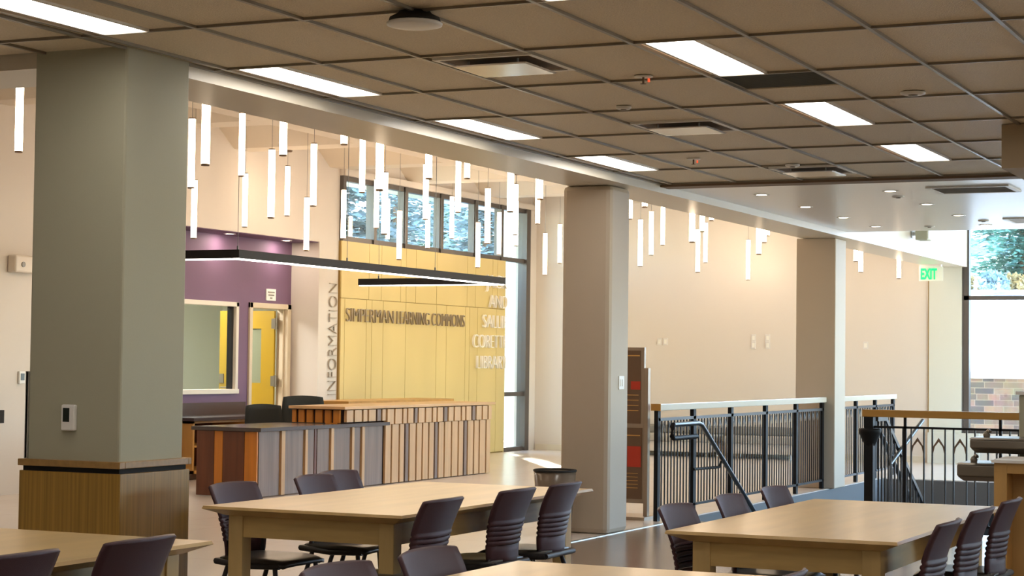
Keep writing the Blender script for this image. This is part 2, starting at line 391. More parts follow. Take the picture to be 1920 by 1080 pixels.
# ---- high ceiling with coffers by the window side
f = MB(); ZH = 4.22; ZT = 4.46
f.box(8.85, 30, 6.75, 11.9, ZH, 4.7)
ends = [11.1, 13.5, 15.9, 18.3, 20.67, 23.1, 25.42, 28.0]
prev = 8.85
for e in ends:
    f.prism([(e, ZH), (e+.4, ZH), (e+.4, 4.7), (e-.36, 4.7), (e-.36, ZT)], 'y', 11.9, 13.7)
    f.box(prev, e-.36, 11.9, 13.7, ZT, 4.7)
    prev = e+.4
f.box(prev, 30, 11.9, 13.7, ZT, 4.7)
struct('ceiling_coffered', f, M['upceil'])
# unseen overhangs outside, added to keep sun off the windows
f = MB(); f.box(20, 32.5, 13.9, 15.4, 4.3, 4.5); f.box(30.2, 31.9, -6, 13.9, 5.0, 5.2); struct('added_overhang', f, M['extw'])

# ---- windows
def window(name, frame_mb, glass_mb):
    o = frame_mb.build(name, M['bronze']); o['kind'] = 'structure'
    g = glass_mb.build('pane', M['glass'], parent=o)
    return o
fr = MB(); gl = MB()
fr.box(23.42, 29.76, 13.66, 13.76, 3.2, 3.27); fr.box(23.42, 29.76, 13.66, 13.76, 4.06, 4.13)
for x in (23.42, 24.32, 25.28, 26.46, 27.68, 28.66): fr.box(x-.03, x+.05, 13.64, 13.78, 3.2, 4.13)
for x in (25.28, 26.46, 27.68): fr.box(x-.05, x+.07, 13.66, 13.76, 3.2, 4.13)
fr.box(29.60, 29.76, 13.62, 13.78, 0, 4.13); fr.box(28.85, 29.76, 13.66, 13.76, 0, .07); fr.box(28.85, 29.76, 13.66, 13.76, .93, 1.0)
gl.box(23.42, 29.7, 13.705, 13.712, 3.23, 4.1); gl.box(28.85, 29.7, 13.705, 13.712, .03, 3.2)
window('window_1', fr, gl)
fr = MB(); gl = MB()
fr.box(30.0, 30.14, 6.17, 6.25, .48, 4.9)
for y in (6.30, 4.2, 2.1, 0, -2.1, -4.2): fr.box(30.0, 30.12, y-.045, y+.045, .48, 4.9)
fr.box(30.02, 30.12, -5, 6.3, .48, .54); fr.box(30.0, 30.12, -5, 6.25, 2.565, 2.63); fr.box(30.02, 30.12, -5, 6.3, 4.84, 4.9)
gl.box(30.05, 30.056, -5, 6.25, .5, 4.9)
window('window_2', fr, gl)
fr = MB(); gl = MB()
fr.box(20.05, 21.5, 14.12, 14.26, 2.20, 2.26); fr.box(20.05, 21.5, 14.10, 14.26, 1.04, 1.10)
fr.box(20.05, 20.11, 14.12, 14.26, 1.04, 2.26); fr.box(21.44, 21.5, 14.12, 14.26, 1.04, 2.26)
w3 = fr.build('window_3', M['whitef'], bevel=.004); w3['kind'] = 'structure'
gl.box(20.1, 21.45, 14.2, 14.206, 1.1, 2.2); gl.build('pane', M['glass'], parent=w3)
b = MB(); b.box(21.395, 21.44, 14.17, 14.24, 1.1, 2.2); b.build('window_gasket', M['reveal'], parent=w3)
# door to the office
fr = MB(); fr.box(21.77, 21.84, 14.12, 14.30, 0, 2.27); fr.box(22.73, 22.82, 14.12, 14.30, 0, 2.27); fr.box(21.77, 22.82, 14.12, 14.30, 2.20, 2.27)
fr.box(22.70, 22.73, 14.18, 14.24, 0, 2.2)
d1 = fr.build('door_1', M['creamf'], bevel=.004); d1['kind'] = 'structure'
lf = MB(); lf.box(22.66, 22.70, 14.30, 14.51, .01, 2.18); lf.box(22.66, 22.70, 14.92, 15.2, .01, 2.18); lf.box(22.66, 22.70, 14.51, 14.92, .01, 1.17); lf.box(22.66, 22.70, 14.51, 14.92, 1.93, 2.18)
lo_ = lf.build('door_leaf', M['dooryel'], parent=d1)
b = MB(); b.box(22.677, 22.683, 14.51, 14.92, 1.17, 1.93); b.build('vision_pane', mat('vision_glass', (.22, .24, .16), .15), parent=lo_)
b = MB(); b.box(22.645, 22.66, 15.12, 15.19, 1.16, 1.29); b.tube([(22.62, 15.15, 1.1), (22.62, 15.05, 1.1)], .01, 8); b.build('lever_handle', M['fount'], parent=lo_)
for z in (1.2, 2.0):
    b = MB(); b.box(22.60, 22.68, 14.245, 14.31, z-.07, z+.07); b.cyl(22.62, 14.25, z-.08, z+.08, .018, 10); b.build('hinge', M['fount'], parent=d1)

# ---- columns
def column(name, x0, x1, y0, y1, z1, bev=.02):
    f = MB(); f.box(x0, x1, y0, y1, 0, z1); o = f.build(name, M['column' if x0 < 9 else 'columnw'], bevel=bev); o['kind'] = 'structure'; return o
column('wall_column_left', 8.27, 8.85, 6.17, 6.78, ZC+.04, .012)
column('wall_column_middle', 15.52, 16.0, 6.33, 6.80, 3.08, .045)
column('wall_column_right', 22.85, 23.33, 6.33, 6.83, 3.08, .012)
f = MB(); f.box(8.262, 8.275, 6.772, 6.79, .95, 1.42); f.box(8.262, 8.29, 6.78, 6.795, .95, 1.42)
tag(f.build('corner_guard', M['steel'], loc=(8.27, 6.78, .95)), 'thin steel corner guard on the far left edge of the left column', 'corner guard')
# wood base around the left column
p = thing('column_base', 'brown laminate wainscot wrapped around the foot of the left column', 'column base', (8.5, 6.5, 0))
b = MB(); b.box(8.232, 8.25, 6.137, 6.80, .06, .885); b.build('side_panel', M['plinth'], parent=p, bevel=.002)
b = MB(); b.box(8.236, 8.868, 6.134, 6.152, .06, .885); b.build('side_panel', M['plinth'], parent=p, bevel=.002)
b = MB(); b.box(8.853, 8.868, 6.155, 6.81, .06, .885); b.box(8.25, 8.853, 6.785, 6.80, .06, .885); b.build('side_panel', M['plinth'], parent=p)
b = MB(); b.box(8.252, 8.86, 6.154, 6.79, .0, .915); b.build('backing', M['reveal'], parent=p)
b = MB()
for r in ((8.222, 8.27, 6.128, 6.805), (8.85, 8.877, 6.128, 6.805), (8.27, 8.85, 6.128, 6.17), (8.27, 8.85, 6.78, 6.805)): b.box(*r, .912, .948)
b.build('cap_rail', M['plinthcap'], parent=p, bevel=.003)
def thermostat(loc, axis, label):
    t = thing('thermostat', label, 'thermostat', loc, 'wall thermostats')
    x, y, z = loc
    if axis == 'x':
        b = MB(); b.box(x-.028, x, y-.045, y+.045, z-.07, z+.07); b.build('housing', M['white'], parent=t, bevel=.008)
        b = MB(); b.box(x-.030, x-.027, y-.012, y+.030, z-.022, z+.052); b.build('screen', M['greyp'] if 0 else mat('dark_screen', (.015, .02, .015), .2), parent=t)
    else:
        b = MB(); b.box(x-.05, x+.05, y-.03, y, z-.07, z+.07); b.build('housing', M['white'], parent=t, bevel=.008)
        b = MB(); b.box(x-.03, x+.03, y-.033, y-.029, z-.03, z+.045); b.build('screen', M['greyp'], parent=t)
thermostat((8.27, 6.492, 1.175), 'x', 'white wall thermostat with dark screen on the left column')
thermostat((16.57, 13.7, 1.27), 'y', 'small white thermostat on the peach wall left of the left column')
# switch plate on the middle column
s = thing('switch_plate', 'white switch plate on the grey side of the middle column', 'switch', (15.80, 6.33, 1.33))
b = MB(); b.box(15.74, 15.86, 6.322, 6.33, 1.27, 1.39); b.build('plate', M['white'], parent=s, bevel=.003)
b = MB(); b.box(15.765, 15.79, 6.317, 6.323, 1.30, 1.36); b.build('toggle', M['gridw'], parent=s)
b = MB(); b.box(15.81, 15.835, 6.317, 6.323, 1.30, 1.36); b.build('toggle', M['gridw'], parent=s)
# fire alarm strobe on left wall
s = thing('fire_alarm', 'cream fire alarm strobe box on the peach wall at far left', 'fire alarm', (16.5, 13.7, 2.5))
b = MB(); b.box(16.31, 16.72, 13.58, 13.7, 2.41, 2.60); b.build('housing', M['whitef'], parent=s, bevel=.02)
b = MB(); b.tube([(16.43, 13.57, 2.50), (16.43, 13.585, 2.50)], .03, 12); b.build('lens', M['fount'], parent=s)
b = MB(); b.box(16.66, 16.73, 13.55, 13.585, 2.47, 2.53); b.build('strobe', M['white'], parent=s, bevel=.006)
s = MB(); s.box(16.19, 16.27, 13.66, 13.7, .78, .92); tag(s.build('card_reader', M['reveal'], loc=(16.23, 13.7, .85)), 'small dark reader box on the wall at the left picture edge', 'card reader')
# outlets on end wall
for k, (y, z) in enumerate(((11.33, 1.88), (11.22, 1.88), (9.68, 1.95), (9.44, 1.95), (9.68, 1.83), (9.44, 1.83), (7.81, 1.84))):
    lab = ['left of the pair nearest middle column', 'right of the pair nearest middle column', 'upper left of four in a square',
           'upper right of four in a square', 'lower left of four in a square', 'lower right of four in a square', 'lone plate right of the right column'][k]
    s = thing('outlet_plate', 'white outlet plate on end wall, '+lab, 'outlet', (30, y, z), 'outlet plates on the end wall')
    b = MB(); b.box(29.985, 30, y-.04, y+.04, z-.06, z+.06); b.build('plate', mat('plate_plastic', (.66, .64, .62), .4), parent=s, bevel=.003)
    b = MB(); b.box(29.98, 29.987, y-.02, y+.02, z-.035, z+.035); b.build('socket', M['gridw'], parent=s)

# ================================================================== CEILING FITTINGS
def place_names(x, y0):
    row = 'along the beam' if y0 > 5 else ('in the right-hand row' if y0 > 3 else 'in a row right of the view')
    return row
cnt = {}
for x, y0, yb in rows:
    cnt.setdefault(y0, []).append(x)
base_p = None
for y0 in cnt:
    row = {5.77: 'row along the beam', 3.28: 'second row from the beam', .79: 'third row from the beam', -1.70: 'unseen added fourth row from the beam', -4.1: 'unseen added fifth row from the beam'}[y0]
    xs = sorted(cnt[y0]); vis = [x for x in xs if x > 6]
    for x in xs:
        far = ORD[len([q for q in xs if q >= x])]
        lab = 'lit white ceiling panel, %s, %s from far end' % (row, far)
        if base_p is None:
            t = thing('ceiling_light', lab, 'ceiling light', (0, 0, 0), 'ceiling light panels')
            b = MB(); b.box(0, 1.19, -.02, 0, -.006, .03); b.box(0, 1.19, .26, .28, -.006, .03); b.box(-.02, 0, -.02, .28, -.006, .03); b.box(1.19, 1.21, -.02, .28, -.006, .03)
            b.build('frame', M['gridw'], parent=t)
            b = MB(); b.box(0, 1.19, 0, .26, .002, .012); b.build('diffuser', M['panel'], parent=t)
            base_p = t; t.location = (x+.015, y0, ZC); t['_loc'] = (x+.015, y0, ZC)
        else:
            dup(base_p, (x+.015, y0, ZC), 0, lab)
# T-bars lit by the panels are imitated in the frame's white colour; plaque diffusers
for k, (x, y) in enumerate(vents):
    lab = ['nearest of the three', 'middle one of the three', 'farthest of the three'][k]
    t = thing('air_diffuser', 'square ceiling air diffuser with a pale hanging plate, '+lab, 'air vent', (x, y, ZC), 'ceiling air diffusers')
    b = MB()
    for r in ((x-.30, x-.27, y-.30, y+.30), (x+.27, x+.30, y-.30, y+.30), (x-.27, x+.27, y-.30, y-.27), (x-.27, x+.27, y+.27, y+.30)): b.box(*r, ZC-.012, ZC+.004)
    b.build('frame', M['gridw'], parent=t)
    b = MB(); b.frustum((x-.27, x+.27, y-.27, y+.27), ZC-.002, (x-.2, x+.2, y-.2, y+.2), ZC+.004); b.build('throat', M['brown'], parent=t)
    b = MB(); b.frustum((x-.20, x+.20, y-.215, y+.215), ZC-.040, (x-.215, x+.215, y-.23, y+.23), ZC-.034); b.build('plate', mat('diffuser_plate', (.72, .69, .64), .16, .25), parent=t)
    b = MB(); [b.cyl(x+i*.15, y+j*.15, ZC-.035, ZC, .006, 6) for i in (-1, 1) for j in (-1, 1)]; b.build('hanger', M['steel'], parent=t)
x, y = 10.34, 2.99
t = thing('return_grille', 'dark square return air grille between the light panels', 'air vent', (x+.3, y+.3, ZC))
b = MB(); b.box(x+.01, x+.63, y+.01, y+.60, ZC+.055, ZC+.06); b.build('backing', mat('grille_dark', (.07, .075, .06), .8), parent=t)
b = MB()
for k in range(24): b.box(x+.02+k*.0255, x+.026+k*.0255, y+.015, y+.60, ZC+.01, ZC+.022)
for k in range(4): b.box(x+.01, x+.63, y+.02+k*.19, y+.028+k*.19, ZC+.022, ZC+.03)
b.build('louvre', mat('grille_grey', (.13, .135, .12), .6), parent=t)
# smooth ceiling grilles
for (x0, x1, y0, y1, lab, w) in ((17.35, 17.9, 3.25, 3.92, 'dark return grille in the smooth ceiling at upper right', 0), (21.2, 21.75, 3.0, 3.95, 'white slotted vent in the smooth ceiling near the window', 1)):
    t = thing('ceiling_grille', lab, 'air vent', ((x0+x1)/2, (y0+y1)/2, ZC-.01))
    b = MB()
    for r in ((x0-.04, x0, y0-.04, y1+.04), (x1, x1+.04, y0-.04, y1+.04), (x0, x1, y0-.04, y0), (x0, x1, y1, y1+.04)): b.box(*r, ZC-.025, ZC-.01)
    b.build('frame', M['gridw'], parent=t)
    b = MB(); b.box(x0, x1, y0, y1, ZC-.013, ZC-.01); b.build('backing', M['brown'], parent=t)
    b = MB(); n = 14
    for k in range(n): xx = x0+(k+.5)*(x1-x0)/n; b.box(xx-.006, xx+.006, y0, y1, ZC-.022, ZC-.012)
    b.build('louvre', M['white'] if w else M['bench'], parent=t)
# detectors and sprinklers
def detector(x, y, lab, with_bulb=False, r=.055, h=.035, name='smoke_detector', z=ZC):
    t = thing(name, lab, 'smoke detector' if name == 'smoke_detector' else 'sprinkler', (x, y, z))
    if with_bulb:
        b = MB(); b.lathe(x, y, [(0, z-.006), (r*.95, z-.006), (r*1.0, z-.003), (r*1.0, z)], 20); b.build('base_plate', M['gridw'], parent=t)
        b = MB(); b.cyl(x, y, z-h-.008, z-.006, .007, 8); b.lathe(x, y, [(0, z-h-.011), (.018, z-h-.010), (.018, z-h-.008), (0, z-h-.007)], 12); b.build('head', M['brown'], parent=t)
        b = MB(); b.cyl(x+.035, y-.02, z-.03, z-.01, .007, 8); b.build('bulb', M['redglow'], parent=t)
    else:
        b = MB(); b.lathe(x, y, [(0, z-h), (r*.8, z-h), (r, z-h*.6), (r, z)], 20); b.build('housing', M['white'], parent=t)
        b = MB(); b.lathe(x, y, [(0, z-h-.006), (r*.35, z-h-.005), (r*.4, z-h)], 14); b.build('grille', M['fount'], parent=t)
detector(10.21, 3.97, 'small sprinkler head with red bulb right of the nearest air diffuser', True, name='sprinkler_head')
detector(14.48, 5.19, 'small sprinkler head with red bulb near the middle of the beam row', True, name='sprinkler_head')
detector(11.38, 4.56, 'flat white sensor disc in front of the middle air diffuser', r=.05, h=.018)
detector(11.38, 2.68, 'round sensor on the tiles right of the dark grille', r=.075, h=.016)
detector(15.13, 4.56, 'flat sensor disc beside the farthest air diffuser', r=.06, h=.02)
for x, y, lab in ((18.18, 4.42, 'small dark sensor in smooth ceiling beside first downlight of right row'), (22.12, 5.01, 'small dark sensor at the far edge of the smooth ceiling'),
                  (21.43, 4.43-.18, 'small sensor between the far downlights of the right row')):
    detector(x, y, lab, r=.06, h=.015, z=ZC-.01)
# round ceiling speaker / access point
x, y = 7.93, 4.25
t = thing('ceiling_speaker', 'large round white disc hanging under the tile ceiling at top centre', 'speaker', (x, y, ZC))
b = MB(); b.lathe(x, y, [(0, ZC), (.075, ZC), (.085, ZC-.012), (.12, ZC-.03), (.125, ZC-.05), (0, ZC-.05)], 28); b.build('mount', M['reveal'], parent=t)
b = MB(); b.lathe(x, y, [(.125, ZC-.05), (.134, ZC-.056), (.132, ZC-.066), (.11, ZC-.072), (.05, ZC-.075), (0, ZC-.076)], 32); b.build('cover', M['white'], parent=t)
# downlights in the smooth ceiling
dl = [(17.63, 5.62), (19.12, 5.62), (20.6, 5.62), (22.03, 5.62), (17.62, 4.36), (19.14, 4.36), (20.64, 4.36), (22.1, 4.36), (17.63, 2.9), (19.12, 2.9), (20.6, 2.9)]
proto = None
def make_down(z, e):
    t = thing('downlight', 'x', 'downlight', (0, 0, 0))
    b = MB(); b.lathe(0, 0, [(.052, -.004), (.075, -.006), (.08, 0)], 20); b.build('trim_ring', M['white'], parent=t)
    b = MB(); b.lathe(0, 0, [(0, -.003), (.052, -.003)], 20); b.build('lens', M['down'], parent=t)
    return t
for k, (x, y) in enumerate(dl):
    row = 'row next to the beam' if y > 5 else ('second row' if y > 4 else 'third row, right of the view')
    n = [q for q in dl if q[1] == y].index((x, y))+1
    lab = 'small round downlight in smooth ceiling, %s, %s from near' % (row, ORD[n])
    if proto is None: proto = make_down(0, 0); proto['label'] = lab; proto['group'] = 'downlights in the smooth ceiling'; proto.location = (x, y, ZC-.01)
    else: dup(proto, (x, y, ZC-.01), 0, lab)
for k, (x, y) in enumerate(((20.95, 13.93), (22.35, 13.93))):
    dup(proto, (x, y, 3.14), 0, 'round downlight in the purple soffit, '+['above the office window', 'above the office door'][k], 'downlights over the purple wall')
    area('soffit_lamp', (x, y, 3.12), (0, 0.12, -1), .1, .1, 2.6, (1, .85, .7))
# speaker box on the beam wall
t = thing('wall_speaker', 'pale speaker box on the white wall above the beam', 'speaker', (26.4, 6.2, 3.34))
b = MB(); b.box(26.15, 26.42, 5.95, 6.12, 3.26, 3.44); b.build('box', M['column'], parent=t, bevel=.01)
b = MB(); b.tube([(26.3, 6.1, 3.36), (26.3, 6.2, 3.36)], .03, 10); b.box(26.24, 26.36, 6.185, 6.2, 3.30, 3.42); b.build('bracket', M['white'], parent=t)
b = MB(); b.box(26.17, 26.40, 5.94, 5.95, 3.28, 3.42); b.build('grille', M['gridw'], parent=t)

# ---- tube pendants
PEN = [(14.7, 10.21, 3.08), (11.68, 7.99, 2.92), (16.35, 10.74, 3.36), (17.59, 12.17, 2.83), (19.39, 12.68, 3.09), (15.25, 9.68, 2.83), (13.53, 8.48, 3.2), (21.07, 13.13, 3.36), (16.84, 10.18, 3.08), (19.82, 12.07, 2.82), (15.29, 8.92, 3.5), (18.27, 10.42, 3.35), (13.7, 7.65, 2.9), (21.75, 12.68, 3.1), (17.42, 9.66, 2.82), (22.1, 12.38, 3.26), (22.03, 11.99, 2.83), (16.0, 8.4, 3.23), (19.63, 10.34, 3.15), (24.51, 12.87, 3.14), (20.17, 10.19, 3.27), (18.58, 9.28, 3.5), (25.83, 13.15, 3.37), (24.34, 11.97, 2.84), (19.87, 9.65, 2.87), (16.73, 7.88, 2.96), (21.94, 10.26, 3.12), (24.76, 11.57, 3.17), (25.96, 12.41, 3.12), (17.11, 7.74, 3.11), (23.77, 10.78, 3.4), (26.82, 12.03, 2.85), (28.59, 12.56, 3.13), (23.78, 9.42, 3.44), (20.32, 7.87, 3.29), (24.48, 9.54, 2.84), (26.2, 10.04, 3.1), (27.93, 10.51, 3.36), (20.2, 7.25, 2.87), (27.01, 9.6, 2.88), (22.95, 8.1, 3.19), (28.92, 10.15, 3.13), (23.99, 8.34, 3.41), (29.37, 9.58, 2.87), (23.27, 7.45, 2.91), (26.27, 8.33, 3.26), (28.26, 8.91, 3.5), (27.48, 7.31, 3.04), (27.85, 7.33, 2.9), (28.93, 7.02, 2.85), (12.42, 10.34, 3.18)]
def section(p):
    a = math.degrees(math.atan2(p[1], p[0]))
    if a > 36.5: return 'left of the left column'
    if a > 23: return 'between the left and middle columns'
    if a > 15.7: return 'between the middle and right columns'
    return 'right of the right column'
secs = {}
for p in sorted(PEN, key=lambda p: -p[1]/p[0]): secs.setdefault(section(p), []).append(p)
TL = .66; TR = .032
meshes = {}
b = MB(); b.cyl(0, 0, .014, TL-.012, TR, 16); tube_me = b.build('tube', M['tube']); 
b = MB(); b.cyl(0, 0, 0, .014, TR*.98, 16); capb = b.build('end_cap', M['brown'])
b = MB(); b.cyl(0, 0, TL-.012, TL, TR*.98, 16); capt = b.build('end_cap', M['brown'])
b = MB(); b.cyl(0, 0, 0, 1, .0022, 5); cord = b.build('cord', M['blackgl'])
b = MB(); b.lathe(0, 0, [(0, -.025), (.055, -.02), (.06, 0)], 16); cano = b.build('canopy', M['brown'])
protos = (tube_me, capb, capt, cord, cano)
for sec, ps in secs.items():
    for k, p in enumerate(ps):
        hgt = 'low-hung' if p[2] < 2.97 else ('mid-height' if p[2] < 3.25 else 'high-hung')
        lab = '%s glowing tube pendant %s' % (hgt, sec) + ('' if len(ps) == 1 else ', %s from the left' % ORD[k+1])
        t = thing('tube_pendant', lab, 'pendant light', p, 'glowing tube pendants in the atrium')
        ztop = (ZT if (p[1] > 11.9 and not any(e-.4 <= p[0] <= e+.4 for e in ends)) else ZH)-p[2]
        if p[1] > 11.9:
            for e in ends:
                if e-.4 <= p[0] < e: ztop = ZH+(ZT-ZH)*(e-p[0])/.4-p[2]
        for i, pr in enumerate(protos):
            c = pr.copy(); COL.objects.link(c); c.parent = t
            if i == 3: c.location = (0, 0, TL); c.scale = (1, 1, ztop-TL)
            if i == 4: c.location = (0, 0, ztop)
for pr in protos: bpy.data.objects.remove(pr)

# ---- long dark C-shaped bar light over the reception desk
t = thing('bar_light', 'long black angular bar light with a lit white underside above the reception desk', 'pendant light', (20, 11, 2.6))
Z0, Z1 = 2.55, 2.64
def bar(x0, x1, y0, y1):
    b = MB(); b.box(x0, x1, y0, y1, Z0, Z1); b.build('housing', M['black'], parent=t, bevel=.003)
    b = MB(); b.box(x0+.012, x1-.012, y0+.012, y1-.012, Z0-.012, Z0); b.build('diffuser', M['barlight'], parent=t)
bar(16.68, 23.17, 10.97, 11.07); bar(16.68, 16.78, 11.07, 13.2); bar(23.07, 23.17, 11.07, 13.2)
b = MB()
for x, y in ((16.73, 11.02), (19.0, 11.02), (16.73, 12.6), (21.2, 11.02), (23.12, 12.9)): b.tube([(x, y, Z1), (x, y, ZH if (y < 11.9 or x > 23) else ZT)], .0035, 5); b.cyl(x, y, Z1, Z1+.04, .01, 8)
b.build('cable', M['blackgl'], parent=t)

# ================================================================== LETTERING
def text_mesh(body, h, depth, xs, m, name, parent, loc, rot, width=None, align='LEFT'):
    c = bpy.data.curves.new(name, 'FONT'); c.body = body; c.size = h/.73; c.offset = .05*h if body == 'EXIT' else -.035*h; c.extrude = depth/2; c.align_x = align
    o = bpy.data.objects.new(name, c); COL.objects.link(o)
    me = bpy.data.meshes.new_from_object(o); bpy.data.objects.remove(o)
    xsv = [v.co.x for v in me.vertices]; w = max(xsv)-min(xsv)
    if width: xs = width/w
    for v in me.vertices: v.co.x *= xs
    me.materials.clear(); me.materials.append(m)
    o = bpy.data.objects.new(name, me); COL.objects.link(o)
    o.parent = parent
    pl = Vector(parent['_loc']); o.location = Vector(loc)-pl; o.rotation_euler = rot
    return o
RX = (math.radians(90), 0, 0)
t = thing('wall_lettering', 'raised metal letters reading SIMPERMAN LEARNING COMMONS on the yellow panelling', 'sign', (25.3, 13.63, 2.04))
xx = 23.46
for wd, w in (('SIMPERMAN', 1.39), ('LEARNING', 1.04), ('COMMONS', 1.12)):
    text_mesh(wd, .215, .03, 1, M['letter'], 'word', t, (xx, 13.615, 2.05), RX, width=w); xx += w+.10
t = thing('wall_lettering', 'window-lit stacked letters JACK AND SALLIE CORETTE LIBRARY at the panelling end', 'sign', (28.2, 13.63, 1.39))
for wd, w, z in (('JACK', .77, 2.72), ('AND', .66, 2.39), ('SALLIE', .90, 2.06), ('CORETTE', 1.26, 1.73), ('LIBRARY', 1.12, 1.39)):
    text_mesh(wd, .235, .04, 1, M['letter_lit'], 'word', t, (28.76-w, 13.60, z), RX, width=w)
t = thing('wall_lettering', 'vertical metal letters reading INFORMATION up the pale pilaster', 'sign', (23.2, 13.69, .98))
text_mesh('INFORMATION', .235, .02, 1, M['letter'], 'word', t, (23.325, 13.68, .99), (math.radians(90), math.radians(-90), 0), width=1.57)
# exit sign
t = thing('exit_sign', 'green EXIT sign hanging under the beam beside the end window', 'exit sign', (29.2, 6.5, 3.08))
b = MB(); b.box(29.18, 29.19, 6.40, 6.77, 2.83, 3.05); b.build('panel', mat('exit_acrylic', (.72, .78, .72), .2), parent=t)
b = MB(); b.box(29.14, 29.23, 6.42, 6.75, 3.05, 3.08); b.build('mount', M['white'], parent=t)
text_mesh('EXIT', .165, .006, 1, M['green'], 'word', t, (29.172, 6.745, 2.86), (math.radians(90), 0, math.radians(-90)), width=.25)
# paper notice above the office door
t = thing('door_sign', 'small white notice above the office door on the purple wall', 'sign', (22.31, 14.15, 2.39))
b = MB(); b.box(22.19, 22.43, 14.135, 14.15, 2.31, 2.47); b.build('plate', M['white'], parent=t)
for k, w in enumerate((.16, .14, .05)):
    b = MB(); b.box(22.31-w/2, 22.31+w/2, 14.130, 14.135, 2.425-k*.04-.009, 2.425-k*.04+.009); b.build('text_line', M['bench'], parent=t)

# ================================================================== RECEPTION
def slats(x0, x1, y, z0, z1, mats, seq, parent, pitch, gap, depth=.02, name='board', seed=1):
    """boards on a Y=const face; seq of (material key, width factor)"""
    r = random.Random(seed); x = x0; k = 0
    while x < x1-.02:
        mk, w = seq[k % len(seq)]; w = w*pitch*(.85+.3*r.random()); w = min(w, x1-x)
        b = MB(); b.box(x, x+w, y-depth, y, z0, z1); b.build(name, M[mk], parent=parent, bevel=.002)
        x += w+gap; k += 1
# low desk
t = thing('reception_desk', 'low reception desk with dark top and walnut front boards', 'desk', (18.9, 11.6, 0))
b = MB(); b.box(17.53, 20.3, 11.24, 11.28, 0.02, .72); b.box(17.5, 17.56, 11.28, 12.0, .02, .72); b.build('carcass', M['gap'], parent=t)
bw = [.0, .43, .52, .93, 1.0, 1.16, 1.22, 1.5, 1.58, 1.98, 2.05, 2.22, 2.30, 2.76]
bm = ['walnut', 'lightwood', 'walnut', 'lightwood', 'walnut', 'redwood', 'walnut', 'lightwood', 'walnut', 'lightwood', 'walnut', 'lightwood', 'walnut']
for a, c, m in zip(bw, bw[1:], bm):
    dp = .035 if m == 'lightwood' else .015
    b = MB(); b.box(17.52+a+.004, 17.52+c-.012, 11.24-dp, 11.24, .01, .715); b.build('front_board', M[m], parent=t, bevel=.002)
for a, c, m in ((11.22, 11.38, 'orange'), (11.38, 11.66, 'redwood'), (11.66, 11.77, 'orange'), (11.77, 12.0, 'redwood')):
    b = MB(); b.box(17.475, 17.5, a+.002, c-.002, .01, .715); b.build('end_board', M[m], parent=t, bevel=.002)
b = MB(); b.prism([(17.44, 11.15), (20.32, 11.15), (20.32, 11.24), (19.2, 11.24), (19.2, 12.05), (17.44, 12.05)], 'z', .72, .76); b.build('desk_top', M['dkcounter'], parent=t)
# high counter
t = thing('reception_counter', 'tall slatted reception counter with a pale wood top', 'counter', (21.3, 11.5, 0))
b = MB(); b.box(20.34, 23.28, 11.25, 11.30, .02, .72); b.box(19.36, 23.28, 11.27, 11.9, .74 if 0 else .765, .925); b.box(20.34, 23.28, 11.3, 11.9, .0, .765); b.build('carcass', M['gap'], parent=t)
slats(20.34, 23.27, 11.25, .01, .725, None, [('lightwood', 1), ('lightwood', 1.1), ('lightwood', .75), ('walnut', .5), ('lightwood', 1)], t, .145, .038, .03, 'front_slat', 3)
UP = [('lightwood', 1), ('lightwood', 1.05), ('lightwood', .6), ('lightwood', 1), ('walnut', .55)]
slats(19.38, 20.32, 11.25, .775, .915, None, UP, t, .145, .04, .04, 'upper_slat', 5)
slats(20.34, 23.27, 11.25, .73, .915, None, UP, t, .145, .04, .055, 'upper_slat', 6)
r_ = random.Random(4); y = 11.28
while y < 11.9:
    w = .075+.05*r_.random(); b = MB(); b.box(19.33, 19.36, y, min(y+w, 11.93), .765, .915); b.build('end_slat', M['orange'], parent=t, bevel=.002); y += w+.035
b = MB(); b.box(19.28, 23.34, 11.18, 11.95, .925, .96); b.build('counter_top', M['topwood'], parent=t, bevel=.004)
# back credenza (its thin top shows over the counter)
t = thing('back_counter', 'wood topped work counter along the foot of the yellow panelling', 'counter', (24, 12.9, 0))
b = MB(); b.box(21.7, 24.6, 12.55, 13.1, .0, .90); b.build('carcass', M['orange'], parent=t)
b = MB(); b.box(21.65, 24.7, 12.5, 13.15, .90, .965); b.build('counter_top', M['railwood'], parent=t, bevel=.004)
# back cabinets on the purple wall
t = thing('storage_cabinet', 'orange wood cabinet with open shelves and dark top under the office window', 'cabinet', (20.8, 13.8, 0))
b = MB(); b.box(19.57, 19.61, 13.5, 14.1, .08, .73); b.box(22.1, 22.14, 13.5, 14.1, .08, .73); b.box(19.57, 22.14, 13.5, 14.1, .08, .12); b.box(19.57, 22.14, 13.5, 14.1, .70, .73)
b.box(20.85, 20.9, 13.5, 14.1, .08, .73); b.build('carcass', M['orangel'], parent=t)
b = MB(); b.box(19.6, 22.12, 14.08, 14.1, .1, .7); b.build('back_panel', M['redwood'], parent=t)
b = MB(); b.box(19.61, 20.85, 13.55, 14.08, .40, .42); b.build('shelf', M['orangel'], parent=t)
b = MB(); b.box(20.9, 22.1, 13.52, 13.55, .13, .69); b.build('door', M['redwood'], parent=t)
b = MB(); b.box(19.65, 22.0, 13.6, 14.0, 0, .08); b.build('toe_kick', M['brown'], parent=t)
b = MB(); b.box(19.52, 22.2, 13.45, 14.12, .73, .77); b.build('counter_top', M['dkcounter'], parent=t)
b = MB(); b.box(19.9, 21.65, 14.09, 14.12, .77, .93); b.build('backsplash', M['dkcounter'], parent=t)
